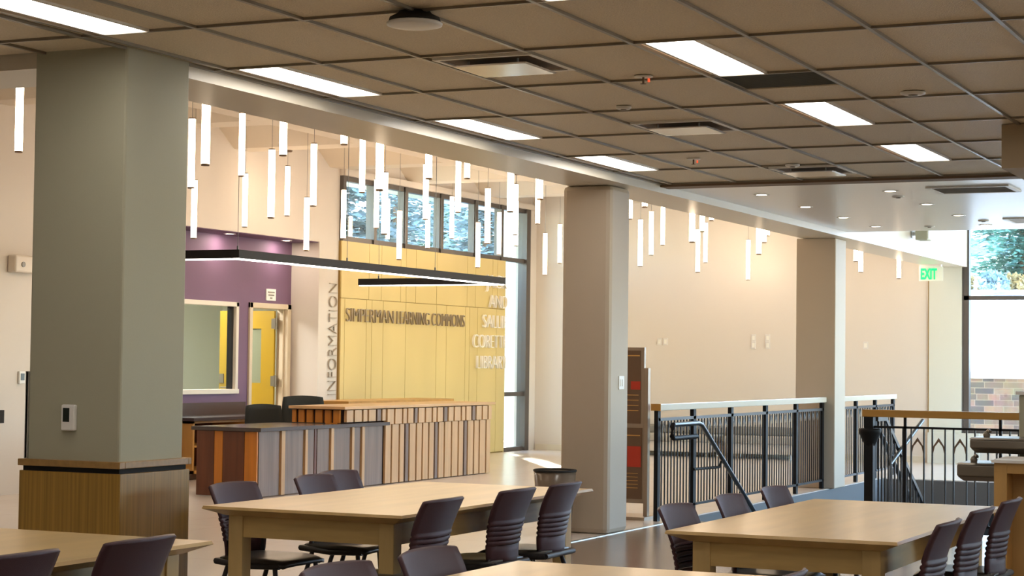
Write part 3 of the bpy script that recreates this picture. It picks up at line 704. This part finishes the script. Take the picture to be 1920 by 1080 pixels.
# office chairs
def office_chair(x, y, ztop, w, rz, label):
    t = thing('office_chair', label, 'office chair', (x, y, 0), 'office chairs behind the reception desk')
    c, s = math.cos(rz), math.sin(rz)
    def R(px, py, pz): return (x+px*c-py*s, y+px*s+py*c, pz)
    N = 8; vs = []; h0 = .55
    for layer in (0, .035):
        for i in range(N+1):
            u = -1+2*i/N
            for j in range(7):
                v = j/6; ww = w/2*(1-.12*v if v < .9 else .86); zz = h0+(ztop-h0)*v
                vs.append(R(u*ww, .22+.05*(u*u)*-1+.06*v+layer, zz - .02*(u*u if j == 6 else 0)))
    fs = []; n2 = (N+1)*7
    for i in range(N):
        for j in range(6):
            a = i*7+j; fs.append((a, a+7, a+8, a+1)); fs.append((n2+a, n2+a+1, n2+a+8, n2+a+7))
    for i in range(N): fs.append((i*7+6, (i+1)*7+6, n2+(i+1)*7+6, n2+i*7+6)); fs.append((i*7, n2+i*7, n2+(i+1)*7, (i+1)*7))
    for j in range(6): fs.append((j, j+1, n2+j+1, n2+j)); q = N*7+j; fs.append((q, n2+q, n2+q+1, q+1))
    b = MB(); b.add(vs, fs, True); b.build('backrest', M['office'], parent=t)
    b = MB(); b.lathe(x, y, [(0, .43), (.24, .43), (.25, .46), (.23, .49), (0, .5)], 20); b.build('seat', M['office'], parent=t)
    b = MB(); b.cyl(x, y, .1, .43, .025, 12); b.build('gas_lift', M['steel'], parent=t)
    b = MB(); b.tube([R(0, .1, .42), R(0, .3, .42), R(0, .32, .75)], .018, 8); b.build('back_support', M['black'], parent=t)
    b = MB()
    for k in range(5):
        a = 2*math.pi*k/5; b.tube([(x, y, .12), (x+.28*math.cos(a), y+.28*math.sin(a), .07)], .02, 6)
    bo = b.build('base', M['black'], parent=t)
    for k in range(5):
        a = 2*math.pi*k/5; q = MB(); q.cyl(x+.28*math.cos(a), y+.28*math.sin(a), 0, .06, .025, 10); q.build('caster', M['black'], parent=bo)
office_chair(19.5, 12.35, .96, .50, math.radians(-40), 'black office chair with rounded back in front of the yellow office door')
office_chair(20.5, 12.45, 1.05, .58, math.radians(-50), 'taller black office chair beside the slatted counter end')

# ================================================================== TABLES
def table(x0, x1, y0, y1, label):
    L = ((x0+x1)/2, (y0+y1)/2, 0)
    t = thing('library_table', label, 'table', L, 'pale wood study tables')
    b = MB(); H = .745
    b.frustum((x0, x1, y0, y1), H-.014, (x0+.006, x1-.006, y0+.006, y1-.006), H)
    b.frustum((x0+.09, x1-.09, y0+.09, y1-.09), H-.05, (x0, x1, y0, y1), H-.014)
    b.build('tabletop', M['maple'], parent=t)
    i = .10; w = .085
    b = MB(); a0, a1, c0, c1 = x0+i, x1-i, y0+i, y1-i
    b.box(a0+.01, a0+.035, c0+w, c1-w, H-.16, H-.05); b.box(a1-.035, a1-.01, c0+w, c1-w, H-.16, H-.05)
    b.box(a0+w, a1-w, c0+.01, c0+.035, H-.16, H-.05); b.box(a0+w, a1-w, c1-.035, c1-.01, H-.16, H-.05)
    b.build('apron', M['maplea'], parent=t)
    for lx in (a0, a1-w):
        for ly in (c0, c1-w):
            b = MB(); b.box(lx, lx+w, ly, ly+w, 0, H-.05); b.build('leg', M['maplel'], parent=t, bevel=.004)
table(8.21, 10.63, 4.43, 5.60, 'long pale maple study table in the picture centre, before the reception desk')
table(8.16, 10.58, 1.98, 3.05, 'long pale maple study table at right, beside the stair railing')
table(4.22, 6.66, 4.48, 5.64, 'pale maple study table at lower left, before the left column')
table(4.2, 6.62, 1.90, 3.07, 'pale maple study table cut off at the bottom edge')

# ================================================================== LIBRARY CHAIRS
def chair_proto():
    t = thing('library_chair', 'x', 'chair', (0, 0, 0))
    # local: sitter faces +Y, backrest at -Y. origin under the seat centre
    # backrest: curved shell with four slots
    NU, vs, fs = 14, [], []
    rows_ = [0, .10, .19]; 
    vv = []
    v = .0
    edges = [0.0, .08, .16]
    slot = []
    z = .24
    for k in range(5): edges += [z, z+.013, z+.066]; slot.append((z, z+.013)); z += .066
    edges = sorted(set(round(e, 4) for e in edges+[.60, .70, .80, .90, .97, 1.0]))
    def P(u, v):
        zz = .425+.40*v
        w = .185+.045*min(1, v/.75)
        if v > .93: w -= .007*((v-.93)/.07)**2
        if v < .08: w -= .012
        lean = -.20-.03*v-.055*v*v+.02*math.sin(v*3.0)
        curve = .055*(u*u)*(1-.25*v)                     # wings come forward
        top = -.010*(abs(u)**3) if v > .97 else 0
        return (u*w, lean+curve, zz+top)
    def ripple(v):                                      # louvres bulge backwards
        for a, b_ in slot:
            if b_-.001 <= v <= b_+.054: return -.0075*math.sin(math.pi*(v-b_)/.053)
        return 0
    edges2 = []
    for a, b_ in zip(edges, edges[1:]):
        edges2.append(a)
        if any(abs(b2-a) < 1e-3 for _, b2 in slot): edges2 += [a+(b_-a)*.33, a+(b_-a)*.66]
    edges2.append(1.0); n = len(edges2)
    for i in range(NU+1):
        u = -1+2*i/NU
        for e in edges2:
            x, y, zz = P(u, e); y += ripple(e); vs.append((x, y, zz))
    for i in range(NU):
        um = -1+2*(i+.5)/NU
        for j in range(n-1):
            vm = (edges2[j]+edges2[j+1])/2
            if abs(um) < .78 and any(a < vm < b_ for a, b_ in slot): continue
            a = i*n+j; fs.append((a, a+n, a+n+1, a+1))
    b = MB(); b.add(vs, fs, True); o = b.build('backrest', M['chair'], parent=t, fixn=False)
    md = o.modifiers.new('solid', 'SOLIDIFY'); md.thickness = .014; md.offset = 0
    # seat: rounded waterfall pad
    vs, fs = [], []; NX, NY = 12, 12
    for layer in (0, 1):
        for i in range(NX+1):
            for j in range(NY+1):
                u = -1+2*i/NX; w = -1+2*j/NY
                k = .5; x = .225*u*(1-.06*w*w if w > 0 else 1-.16*w*w); y = .02+.215*w*(1-.05*u*u)
                zt = .455-.012*(1-u*u)*(1-w*w)-.022*max(0, w)**3-.008*u**4
                edge = max(abs(u), abs(w)) > .99
                z = zt-(0 if layer == 0 else .028)-(.007 if edge and layer == 0 else 0)
                vs.append((x, y, z))
    m = (NX+1)*(NY+1)
    for i in range(NX):
        for j in range(NY):
            a = i*(NY+1)+j; fs.append((a, a+NY+1, a+NY+2, a+1)); fs.append((m+a, m+a+1, m+a+NY+2, m+a+NY+1))
    for i in range(NX):
        for j in (0, NY): a = i*(NY+1)+j; q = a+NY+1; fs.append((a, q, m+q, m+a))
    for j in range(NY):
        for i in (0, NX): a = i*(NY+1)+j; q = a+1; fs.append((a, q, m+q, m+a))
    b = MB(); b.add(vs, fs, True); b.build('seat', M['seatm'], parent=t)
    # frame under the seat
    b = MB()
    for s in (-1, 1): b.tube([(s*.205, .20, .41), (s*.215, 0, .405), (s*.205, -.20, .42)], .017, 8)
    b.tube([(-.205, -.20, .42), (.205, -.20, .42)], .017, 8); b.tube([(-.205, .17, .41), (.205, .17, .41)], .014, 8)
    b.build('seat_frame', M['chairf'], parent=t)
    for s in (-1, 1):
        b = MB(); b.tube([(s*.200, -.13, .41), (s*.178, -.150, .43), (s*.168, -.146, .47), (s*.170, -.150, .53)], .014, 8); b.build('back_upright', M['chairf'], parent=t)
        b = MB(); b.tube([(s*.205, .17, .41), (s*.225, .22, .012)], .0135, 8); lg = b.build('leg', M['chairf'], parent=t); b = MB(); b.cyl(s*.225, .22, 0, .016, .018, 8); b.build('foot_glide', M['black'], parent=lg)
        b = MB(); b.tube([(s*.205, -.12, .41), (s*.225, -.25, .012)], .0135, 8); lg = b.build('leg', M['chairf'], parent=t); b = MB(); b.cyl(s*.225, -.25, 0, .016, .018, 8); b.build('foot_glide', M['black'], parent=lg)
    return t
cp = chair_proto(); first = True
def put_chair(x, yback, side, label, rz=0):
    """side=-1: near side of a table (back towards -Y); side=+1: far side."""
    global first
    if side < 0: loc = (x, yback+.275, 0); r = rz
    else: loc = (x, yback-.275, 0); r = math.pi+rz
    g_ = 'dark purple plastic chairs at the study tables'
    if first: cp.location = loc; cp.rotation_euler = (0, 0, r); cp['label'] = label; cp['group'] = g_; first = False
    else: dup(cp, loc, r, label, g_)
for x, y, sd_, lab, rz in (
    (8.43, 4.28, -1, 'near side of the central table, leftmost of three', .03), (9.31, 4.28, -1, 'near side of the central table, middle of three', 0), (9.93, 4.27, -1, 'near side of the central table, rightmost of three', .02),
    (8.80, 5.84, 1, 'far side of the central table, before the desk end', 0), (9.66, 5.84, 1, 'far side of the central table, middle of three', .03), (10.12, 5.95, 1, 'far side of the central table, rightmost of three', 0),
    (8.50, 1.80, -1, 'near side of the right table, leftmost of three', .02), (9.36, 1.82, -1, 'near side of the right table, middle of three', -.02), (10.10, 1.82, -1, 'near side of the right table, at the right picture edge', 0),
    (8.66, 3.22, 1, 'far side of the right table, leftmost of three', 0), (9.47, 3.22, 1, 'far side of the right table, middle of three', .03), (10.24, 3.22, 1, 'far side of the right table, rightmost of three', 0),
    (5.25, 4.30, -1, 'lower left table, at the left picture corner', 0), (5.93, 4.28, -1, 'lower left table, the one before the column base', .02),
    (5.48, 3.24, 1, 'far side of the bottom table, left of two', 0), (6.10, 3.22, 1, 'far side of the bottom table, right of two', .02),
    (6.05, 1.80, -1, 'near side of the bottom table, only its top corner showing', 0)):
    put_chair(x, y, sd_, 'dark purple slotted plastic chair, '+lab, rz)

# ================================================================== RAILINGS
def fence(x0, x1, posts, label, grp):
    t = thing('railing', label, 'railing', (x0, 6.48, 0), grp); Y = 6.48
    b = MB(); b.box(x0-.02, x1, Y-.05, Y+.05, 1.055, 1.12); b.build('cap_rail', M['railsheen'], parent=t, bevel=.006)
    b = MB(); b.box(x0-.028, x0-.02, Y-.05, Y+.05, 1.055, 1.12); b.build('cap_end', M['railwood'], parent=t)
    b = MB(); b.box(x0, x1, Y-.02, Y+.02, .955, .985); b.build('upper_rail', M['blackgl'], parent=t)
    b = MB(); b.box(x0, x1, Y-.02, Y+.02, .09, .115); b.build('lower_rail', M['blackgl'], parent=t)
    for px in posts: b = MB(); b.box(px-.036, px+.036, Y-.02, Y+.02, 0, 1.055); b.build('post', M['black'], parent=t)
    n = int((x1-x0)/.0885); k = 0; xs = []
    for i in range(n):
        x = x0+.05+i*.0885
        if any(abs(x-p) < .045 for p in posts): continue
        xs.append(x)
    for x in xs: b = MB(); b.box(x-.009, x+.009, Y-.0045, Y+.0045, .11, .96); b.build('baluster', M['black'], parent=t)
    for a, c in zip(xs[::2], xs[1::2]):
        if c-a > .1: continue
        m_ = (a+c)/2; b = MB()
        b.prism([(a, .80), (a+.008, .87), (m_, .94), (c-.008, .87), (c, .80), (c-.013, .865), (m_, .915), (a+.013, .865)], 'y', Y-.004, Y+.004)
        b.build('arch', M['archm'], parent=t)
fence(17.1, 22.84, [17.12, 18.13, 19.31, 20.52, 21.70, 22.80], 'black baluster railing with sky-lit pale cap between the middle and right columns', None)
fence(23.36, 26.42, [24.4, 25.39, 26.38], 'black baluster railing with sky-lit pale cap right of the right column', None)
# handrail along the fence
t = thing('handrail', 'dark tubular handrail running down the stairs along the long railing', 'handrail', (18, 6.38, 0))
b = MB(); sl = -.567
b.tube([(17.24, 6.36, .92), (17.95, 6.36, .92), (18.05, 6.36, .90), (20.4, 6.36, .90+sl*2.35)], .024, 10); b.build('rail', M['blackgl'], parent=t)
b = MB(); b.tube([(17.24, 6.36, .79), (17.9, 6.36, .79)], .024, 8); b.tube([(17.24, 6.36, .92), (17.2, 6.36, .90), (17.2, 6.36, .81), (17.24, 6.36, .79)], .024, 8); b.build('return_loop', M['black'], parent=t)
for x in (18.1, 19.3):
    b = MB(); z = .90+sl*(x-18.05); b.tube([(x, 6.46, z-.42), (x+.55, 6.38, z-.42), (x+.57, 6.36, z-.36)], .014, 8); b.build('bracket', M['black'], parent=t)
# guard with wood cap across the stair head
t = thing('stair_guard', 'black guard with brown wood cap and pointed arches at the stair head, right side', 'railing', (17.1, 3.4, 0))
X = 17.1
b = MB(); b.box(X-.05, X+.05, .7, 4.47, 1.045, 1.11); b.build('cap_rail', M['railwood'], parent=t, bevel=.006)
b = MB(); b.box(X-.012, X+.012, .7, 4.40, .945, .965); b.box(X-.012, X+.012, .7, 4.40, .08, .10); b.build('cross_rail', M['black'], parent=t)
b = MB(); b.box(X-.045, X+.045, 4.37, 4.45, 0, 1.045); b.build('newel_post', M['black'], parent=t)
b = MB(); b.lathe(X, 4.41, [(.045, .78), (.10, .90), (.105, .925), (.10, .94), (.045, .94)], 20); b.build('collar', M['black'], parent=t)
for y in (4.086, 3.237, 2.39, 1.54): b = MB(); b.box(X-.012, X+.012, y-.012, y+.012, 0, 1.05); b.build('post', M['black'], parent=t)
for k in range(-1, 17):
    ya = 4.03-.19*k; 
    for y in (ya, ya-.115): b = MB(); b.cyl(X, y, .09, .95, .0085, 8); b.build('baluster', M['blackgl'], parent=t)
    if k >= 0:
        c, a = ya, ya-.115; m_ = (a+c)/2
        b = MB(); b.prism([(a, .70), (a+.006, .79), (m_, .87), (c-.006, .79), (c, .70), (c-.022, .79), (m_, .835), (a+.022, .79)], 'x', X-.006, X+.006)
        b.build('arch', M['brown'], parent=t)
# sloping stair guard going down from the newel
t = thing('stair_rail', 'sloping black stair railing descending behind the wood capped guard', 'railing', (17.2, 4.45, 0))
b = MB(); Yg = 4.43; xs0 = 17.25
def zt(x, off): return off+(-.567)*max(0, x-17.55)
b.tube([(17.23, Yg+.02, .93), (17.55, Yg+.02, .93), (19.9, Yg+.02, zt(19.9, .93))], .024, 8); b.build('rail', M['blackgl'], parent=t)
b = MB(); b.prism([(xs0, 1.0), (17.55, 1.0), (19.9, zt(19.9, 1.0)), (19.9, zt(19.9, 1.05)), (17.55, 1.05), (xs0, 1.05)], 'y', Yg-.06, Yg-.03)
b.prism([(xs0, .14), (17.55, .02), (19.9, zt(19.9, .02)), (19.9, zt(19.9, .06)), (17.55, .06), (xs0, .18)], 'y', Yg-.06, Yg-.03); b.build('stringer_rail', M['blackgl'], parent=t)
for k in range(21): x = 17.32+k*.125; b = MB(); b.box(x-.007, x+.007, Yg-.052, Yg-.038, zt(x, .05), zt(x, 1.02)); b.build('baluster', M['blackgl'], parent=t)
b = MB(); b.tube([(17.66, 4.36, .59), (18.98, 4.36, .97)], .02, 8); b.build('cross_brace', M['blackgl'], parent=t)

# ================================================================== POSTER, BIN, BENCHES, FOUNTAIN
t = thing('directory_sign', 'tall brown directory board with red squares behind the middle column', 'sign', (17.3, 7.0, 0))
b = MB(); b.box(17.28, 17.34, 6.64, 6.68, .0, 1.46); b.build('post', M['signfr'], parent=t)
b = MB(); b.box(17.28, 17.34, 7.44, 7.48, .0, 1.46); b.build('post', M['signfr'], parent=t)
b = MB(); b.box(17.10, 17.55, 6.60, 7.5, 0, .03); b.build('base', M['signfr'], parent=t)
b = MB(); b.box(17.29, 17.33, 6.685, 7.435, .15, 1.66); b.build('frame', M['signfr'], parent=t)
b = MB(); b.box(17.284, 17.29, 6.72, 7.40, .92, 1.63); b.box(17.284, 17.29, 6.70, 7.40, .19, .88); b.build('board', M['signbr'], parent=t)
for y0, y1, z0, z1 in ((6.72, 6.82, 1.25, 1.33), (6.86, 7.0, 1.38, 1.50), (6.71, 6.85, .50, .70), (7.0, 7.2, 1.1, 1.2), (7.05, 7.3, .5, .66)):
    b = MB(); b.box(17.279, 17.285, y0, y1, z0, z1); b.build('red_square', M['red'], parent=t)
lines = [(6.74, 6.90-.02*(k % 2), 1.194-k*.05, 1.20-k*.05) for k in range(4)]+[(6.74, 6.92-.03*(k % 3), .435-k*.035, .44-k*.035) for k in range(5)]+[(6.73, 7.3, 1.575, 1.585), (6.72, 7.3, .80, .81)]
for y0, y1, z0, z1 in lines:
    b = MB(); b.box(17.280, 17.285, y0, y1, z0, z1); b.build('text_line', M['orangetx'], parent=t)
t = thing('waste_bin', 'dark tapered waste bin beside the middle column', 'bin', (15.2, 6.7, 0))
b = MB(); b.lathe(15.2, 6.7, [(0, 0), (.14, 0), (.185, .56), (.175, .56), (.13, .02), (0, .02)], 28); b.build('body', M['bin'], parent=t)
b = MB(); b.lathe(15.2, 6.7, [(.178, .560), (.189, .556), (.191, .57), (.185, .575), (.178, .57), (.178, .56)], 28); b.build('rim', M['reveal'], parent=t)
for y0, y1, lab in ((10.15, 11.75, 'left one, behind the long railing start'), (8.75, 9.95, 'right one, near the right column')):
    t = thing('bench', 'grey upholstered bench at end wall, '+lab, 'bench', (29.6, (y0+y1)/2, 0), 'benches against the end wall')
    b = MB(); b.box(29.25, 29.92, y0, y1, .24, .36); b.build('seat', M['benchs'], parent=t, bevel=.02)
    b = MB(); b.box(29.75, 29.93, y0, y1, .36, .50); b.build('backrest', M['bench'], parent=t, bevel=.03)
    b = MB(); b.box(29.3, 29.9, y0+.04, y1-.04, .08, .24); b.build('base', M['wall'], parent=t)
    for yy in (y0+.1, y1-.1):
        for xx in (29.35, 29.85): b = MB(); b.cyl(xx, yy, 0, .09, .02, 8); b.build('leg', M['steel'], parent=t)
# pillar with drinking fountains
f = MB(); f.box(14.0, 14.25, -1.0, 2.52, 0, 1.31); struct('wall_fountain_stub', f, M['column'], bevel=.01)
f = MB(); f.box(13.97, 14.28, -1.0, 2.54, 1.31, 1.335); struct('trim_10', f, M['white'])
def fountain(y0, y1, z0, z1, lab):
    t = thing('drinking_fountain', 'grey metal drinking fountain basin on the low wall, '+lab, 'drinking fountain', (13.8, (y0+y1)/2, z0), 'pair of drinking fountains')
    b = MB(); b.frustum((13.62, 14.0, y0, y1-.03), z0, (13.55, 14.0, y0, y1), z0+.035); b.box(13.55, 14.0, y0, y1, z0+.035, z1-.012); b.build('body', M['fount'], parent=t, bevel=.01)
    b = MB(); b.frustum((13.545, 14.0, y0, y1+.005), z1-.012, (13.56, 14.0, y0, y1-.01), z1); b.build('basin_top', M['fount'], parent=t)
    yb = y1-.09
    b = MB(); b.tube([(13.70, yb, z1), (13.70, yb, z1+.035), (13.69, yb-.015, z1+.05), (13.67, yb-.03, z1+.04)], .012, 8); bub = b.build('bubbler', M['fount'], parent=t)
    bb = bub; b = MB(); b.lathe(13.70, yb, [(0, z1+.045), (.016, z1+.04), (.026, z1+.02), (.022, z1)], 14); b.build('spout_guard', M['fount'], parent=bb)
fountain(1.9, 2.78, .90, 1.01, 'the upper one')
fountain(2.40, 2.87, .70, .83, 'the lower one')
b = MB(); b.box(13.68, 13.995, 2.0, 2.39, .80, .895); o = b.build('fountain_bracket', M['fount'], loc=(13.8, 2.2, .8)); tag(o, 'grey support box under the upper drinking fountain', 'bracket')
# wood cabinet at the right edge
t = thing('wood_cabinet', 'tan wood cabinet with a recessed front at the right picture edge', 'cabinet', (13.0, 2.0, 0))
b = MB(); b.box(12.9, 13.45, 2.40, 2.485, 0, .87); b.box(12.9, 13.45, 1.0, 1.08, 0, .87); b.box(12.9, 13.45, 1.08, 2.40, .80, .87); b.box(12.9, 13.45, 1.08, 2.40, 0, .08); b.build('carcass', mat('tan_laminate', (.50, .30, .10), .45, noise=((8, 8, 2), .08, 3)), parent=t, bevel=.003)
b = MB(); b.box(13.1, 13.14, 1.08, 2.40, .08, .80); b.build('recessed_panel', mat('tan_laminate_inner', (.44, .27, .10), .5), parent=t)
b = MB(); b.box(12.88, 13.47, .98, 2.50, .87, .89); b.build('top', M['white'], parent=t)

# ================================================================== OUTSIDE
g = MB()
g.box(30.2, 33.4, -20, 60, -.3, -.05); g.box(-10, 30.2, 15.5, 60, -.3, -.05)
struct('floor_outside', g, M['snow'])
g = MB(); g.box(33.4, 33.9, -10, 13, -.1, 1.32); struct('wall_stone', g, M['stone'])
g = MB(); g.box(33.33, 33.97, -10, 13, 1.32, 1.44); struct('trim_11', g, mat('stone_cap', (.45, .45, .42), .8))
g = MB()   # slope
NX, NY = 24, 20; vs = []
def hz(x):
    if x < 45: return 1.3+(x-33.9)*(2.05/11.1)
    if x < 56: return 3.35+(x-45)*.025
    return 3.62+(x-56)*.33
for i in range(NX+1):
    for j in range(NY+1):
        x = 33.9+i*(90-33.9)/NX; y = -25+j*3.6; vs.append((x, y, hz(x)+(rnd.random()-.5)*.12*(x > 45)))
fs = [(i*(NY+1)+j, (i+1)*(NY+1)+j, (i+1)*(NY+1)+j+1, i*(NY+1)+j+1) for i in range(NX) for j in range(NY)]
lowf = [q for q in fs if vs[q[0]][0] < 55]; hif = [q for q in fs if vs[q[0]][0] >= 55]
g.add(vs, lowf, True); struct('ground_slope', g, M['snow'], fixn=False)
g = MB(); g.add(vs, hif, True); struct('ground_bank', g, M['bank'], fixn=False)
def pine(x, y, z, h, r, m, lab, name='pine_tree', dens=1.0, seed=1, grp='pine trees outside the windows', skirt=.12):
    rr = random.Random(seed); t = thing(name, lab, 'tree', (x, y, z), grp)
    b = MB(); b.tube([(x, y, z), (x, y, z+h*.95)], .05+h*.014, 8, .02); b.build('trunk', M['bark'], parent=t)
    vs, fs = [], []
    nb = int(h*22*dens)
    for i in range(nb):
        v = rr.random()**.8; zz = z+h*(skirt+(1-skirt)*v); R = r*(1-v)**.8*(.75+.35*rr.random())+.05
        a = rr.random()*2*math.pi; ca, sa = math.cos(a), math.sin(a); n = int(R*26)+6
        for k in range(n):
            q = (k+rr.random())/n; px = R*q; dz = -R*.28*q*q+.05*rr.random(); s = .10+.16*rr.random()
            cx, cy, cz = x+ca*px+(rr.random()-.5)*.35*(.3+q), y+sa*px+(rr.random()-.5)*.35*(.3+q), zz+dz+(rr.random()-.5)*.18
            d = Vector((ca+(rr.random()-.5)*1.4, sa+(rr.random()-.5)*1.4, -.35+rr.random()*.5)).normalized()*s
            e = d.cross(Vector((rr.random()-.5, rr.random()-.5, 1))).normalized()*s*.28
            o = len(vs); c = Vector((cx, cy, cz)); vs += [tuple(c-e*.6), tuple(c+d), tuple(c+e), tuple(c+d*.4-e*1.2)]; fs += [(o, o+1, o+2), (o, o+3, o+1)]
    b = MB(); b.add(vs, fs); b.build('foliage', m, parent=t, fixn=False)
def at(az, d, az_only=False): return (d*math.cos(math.radians(az)), d*math.sin(math.radians(az)))
x, y = at(10.05, 50); pine(x, y, 3.35, 7, 1.45, M['pine'], 'green pine tree on the slope outside the right window', dens=5.0, seed=3, skirt=.05)
x, y = at(6.9, 46); pine(x, y, 3.3, 7.5, 2.0, M['pineb'], 'bluish pine just beyond the right picture edge', dens=1.2, seed=9)
labs = ['first from the left', 'second from the left', 'third from the left', 'fourth from the left', 'rightmost']
for k, (az, d, h, r, mm) in enumerate(((30.4, 33, 8.5, 1.7, 'pineb'), (28.6, 39, 10, 2.0, 'pineb'), (27.0, 48, 11, 2.3, 'pine'), (25.9, 43, 10, 1.5, 'pineb'), (24.4, 52, 10.5, 1.9, 'pine'))):
    x, y = at(az, d); pine(x, y, -.1, h, r, M[mm], 'snowy pine seen through the high window strip, '+labs[k], dens=2.4, seed=20+k, skirt=.1)
def shrub(x, y, z, r, lab, m, seed):
    rr = random.Random(seed); vs, fs = [], []
    for i in range(700):
        a = rr.random()*6.283; e = rr.random()*1.5; q = r*(.5+.5*rr.random())
        c = Vector((x+q*math.cos(a)*math.cos(e), y+q*math.sin(a)*math.cos(e), z+q*.9*math.sin(e)))
        d = Vector((rr.random()-.5, rr.random()-.5, rr.random()-.3)).normalized()*.13; g_ = d.cross(Vector((rr.random(), rr.random(), rr.random()))).normalized()*.045
        o = len(vs); vs += [tuple(c-g_), tuple(c+d), tuple(c+g_)]; fs.append((o, o+1, o+2))
    b = MB(); b.add(vs, fs); o = b.build('shrub', M[m], loc=(x, y, z), fixn=False); tag(o, lab, 'shrub', 'shrubs at the top of the white slope')
for k, (az, d, r, m, lab) in enumerate(((11.6, 47.5, .36, 'shrub', 'dry yellow shrub at the left edge of the right window'), (10.95, 45.6, .42, 'pineb', 'blue grey low shrub left of the pine trunk'), (10.35, 46.6, .38, 'shrub', 'dry tan shrub right of the pine trunk'), (9.75, 45.6, .42, 'shrub', 'dry tan shrub at the right picture edge'))):
    x, y = at(az, d); shrub(x, y, 3.35, r, lab, m, k)
# car on the road above
cx, cy = at(11.75, 53.5); cz = hz(cx)
t = thing('car', 'pale car with blue tinted windows parked beyond the slope', 'car', (cx, cy, cz))
def carp(poly, y0, y1, name, m): b = MB(); b.prism([(cy-2.0+p[0]+1.4, cz+p[1]) for p in poly], 'x', cx+y0, cx+y1); return b.build(name, M[m], parent=t, bevel=.03)
carp([(-2.2, .35), (2.2, .35), (2.25, .75), (1.5, .95), (-1.6, 1.0), (-2.2, .9)], -.85, .85, 'body', 'carp')
carp([(-1.5, .98), (1.2, .95), (.6, 1.42), (-1.0, 1.45)], -.75, .75, 'cabin_glass', 'carg')
carp([(-1.05, 1.43), (.65, 1.40), (.55, 1.48), (-.95, 1.50)], -.72, .72, 'roof', 'carp')
for a in (-1.4, 1.35):
    for c in (-.84, .70): b = MB(); b.tube([(cx+c, cy-.6+a, cz+.33), (cx+c+.16, cy-.6+a, cz+.33)], .33, 18); b.build('wheel', M['tyre'], parent=t)
# pale exterior pier past the tall window
g = MB(); g.box(33.15, 33.5, 15.55, 15.8, 0, 6); struct('wall_exterior_pier', g, M['extw'])

for o in bpy.data.objects:
    if '_loc' in o: del o['_loc']
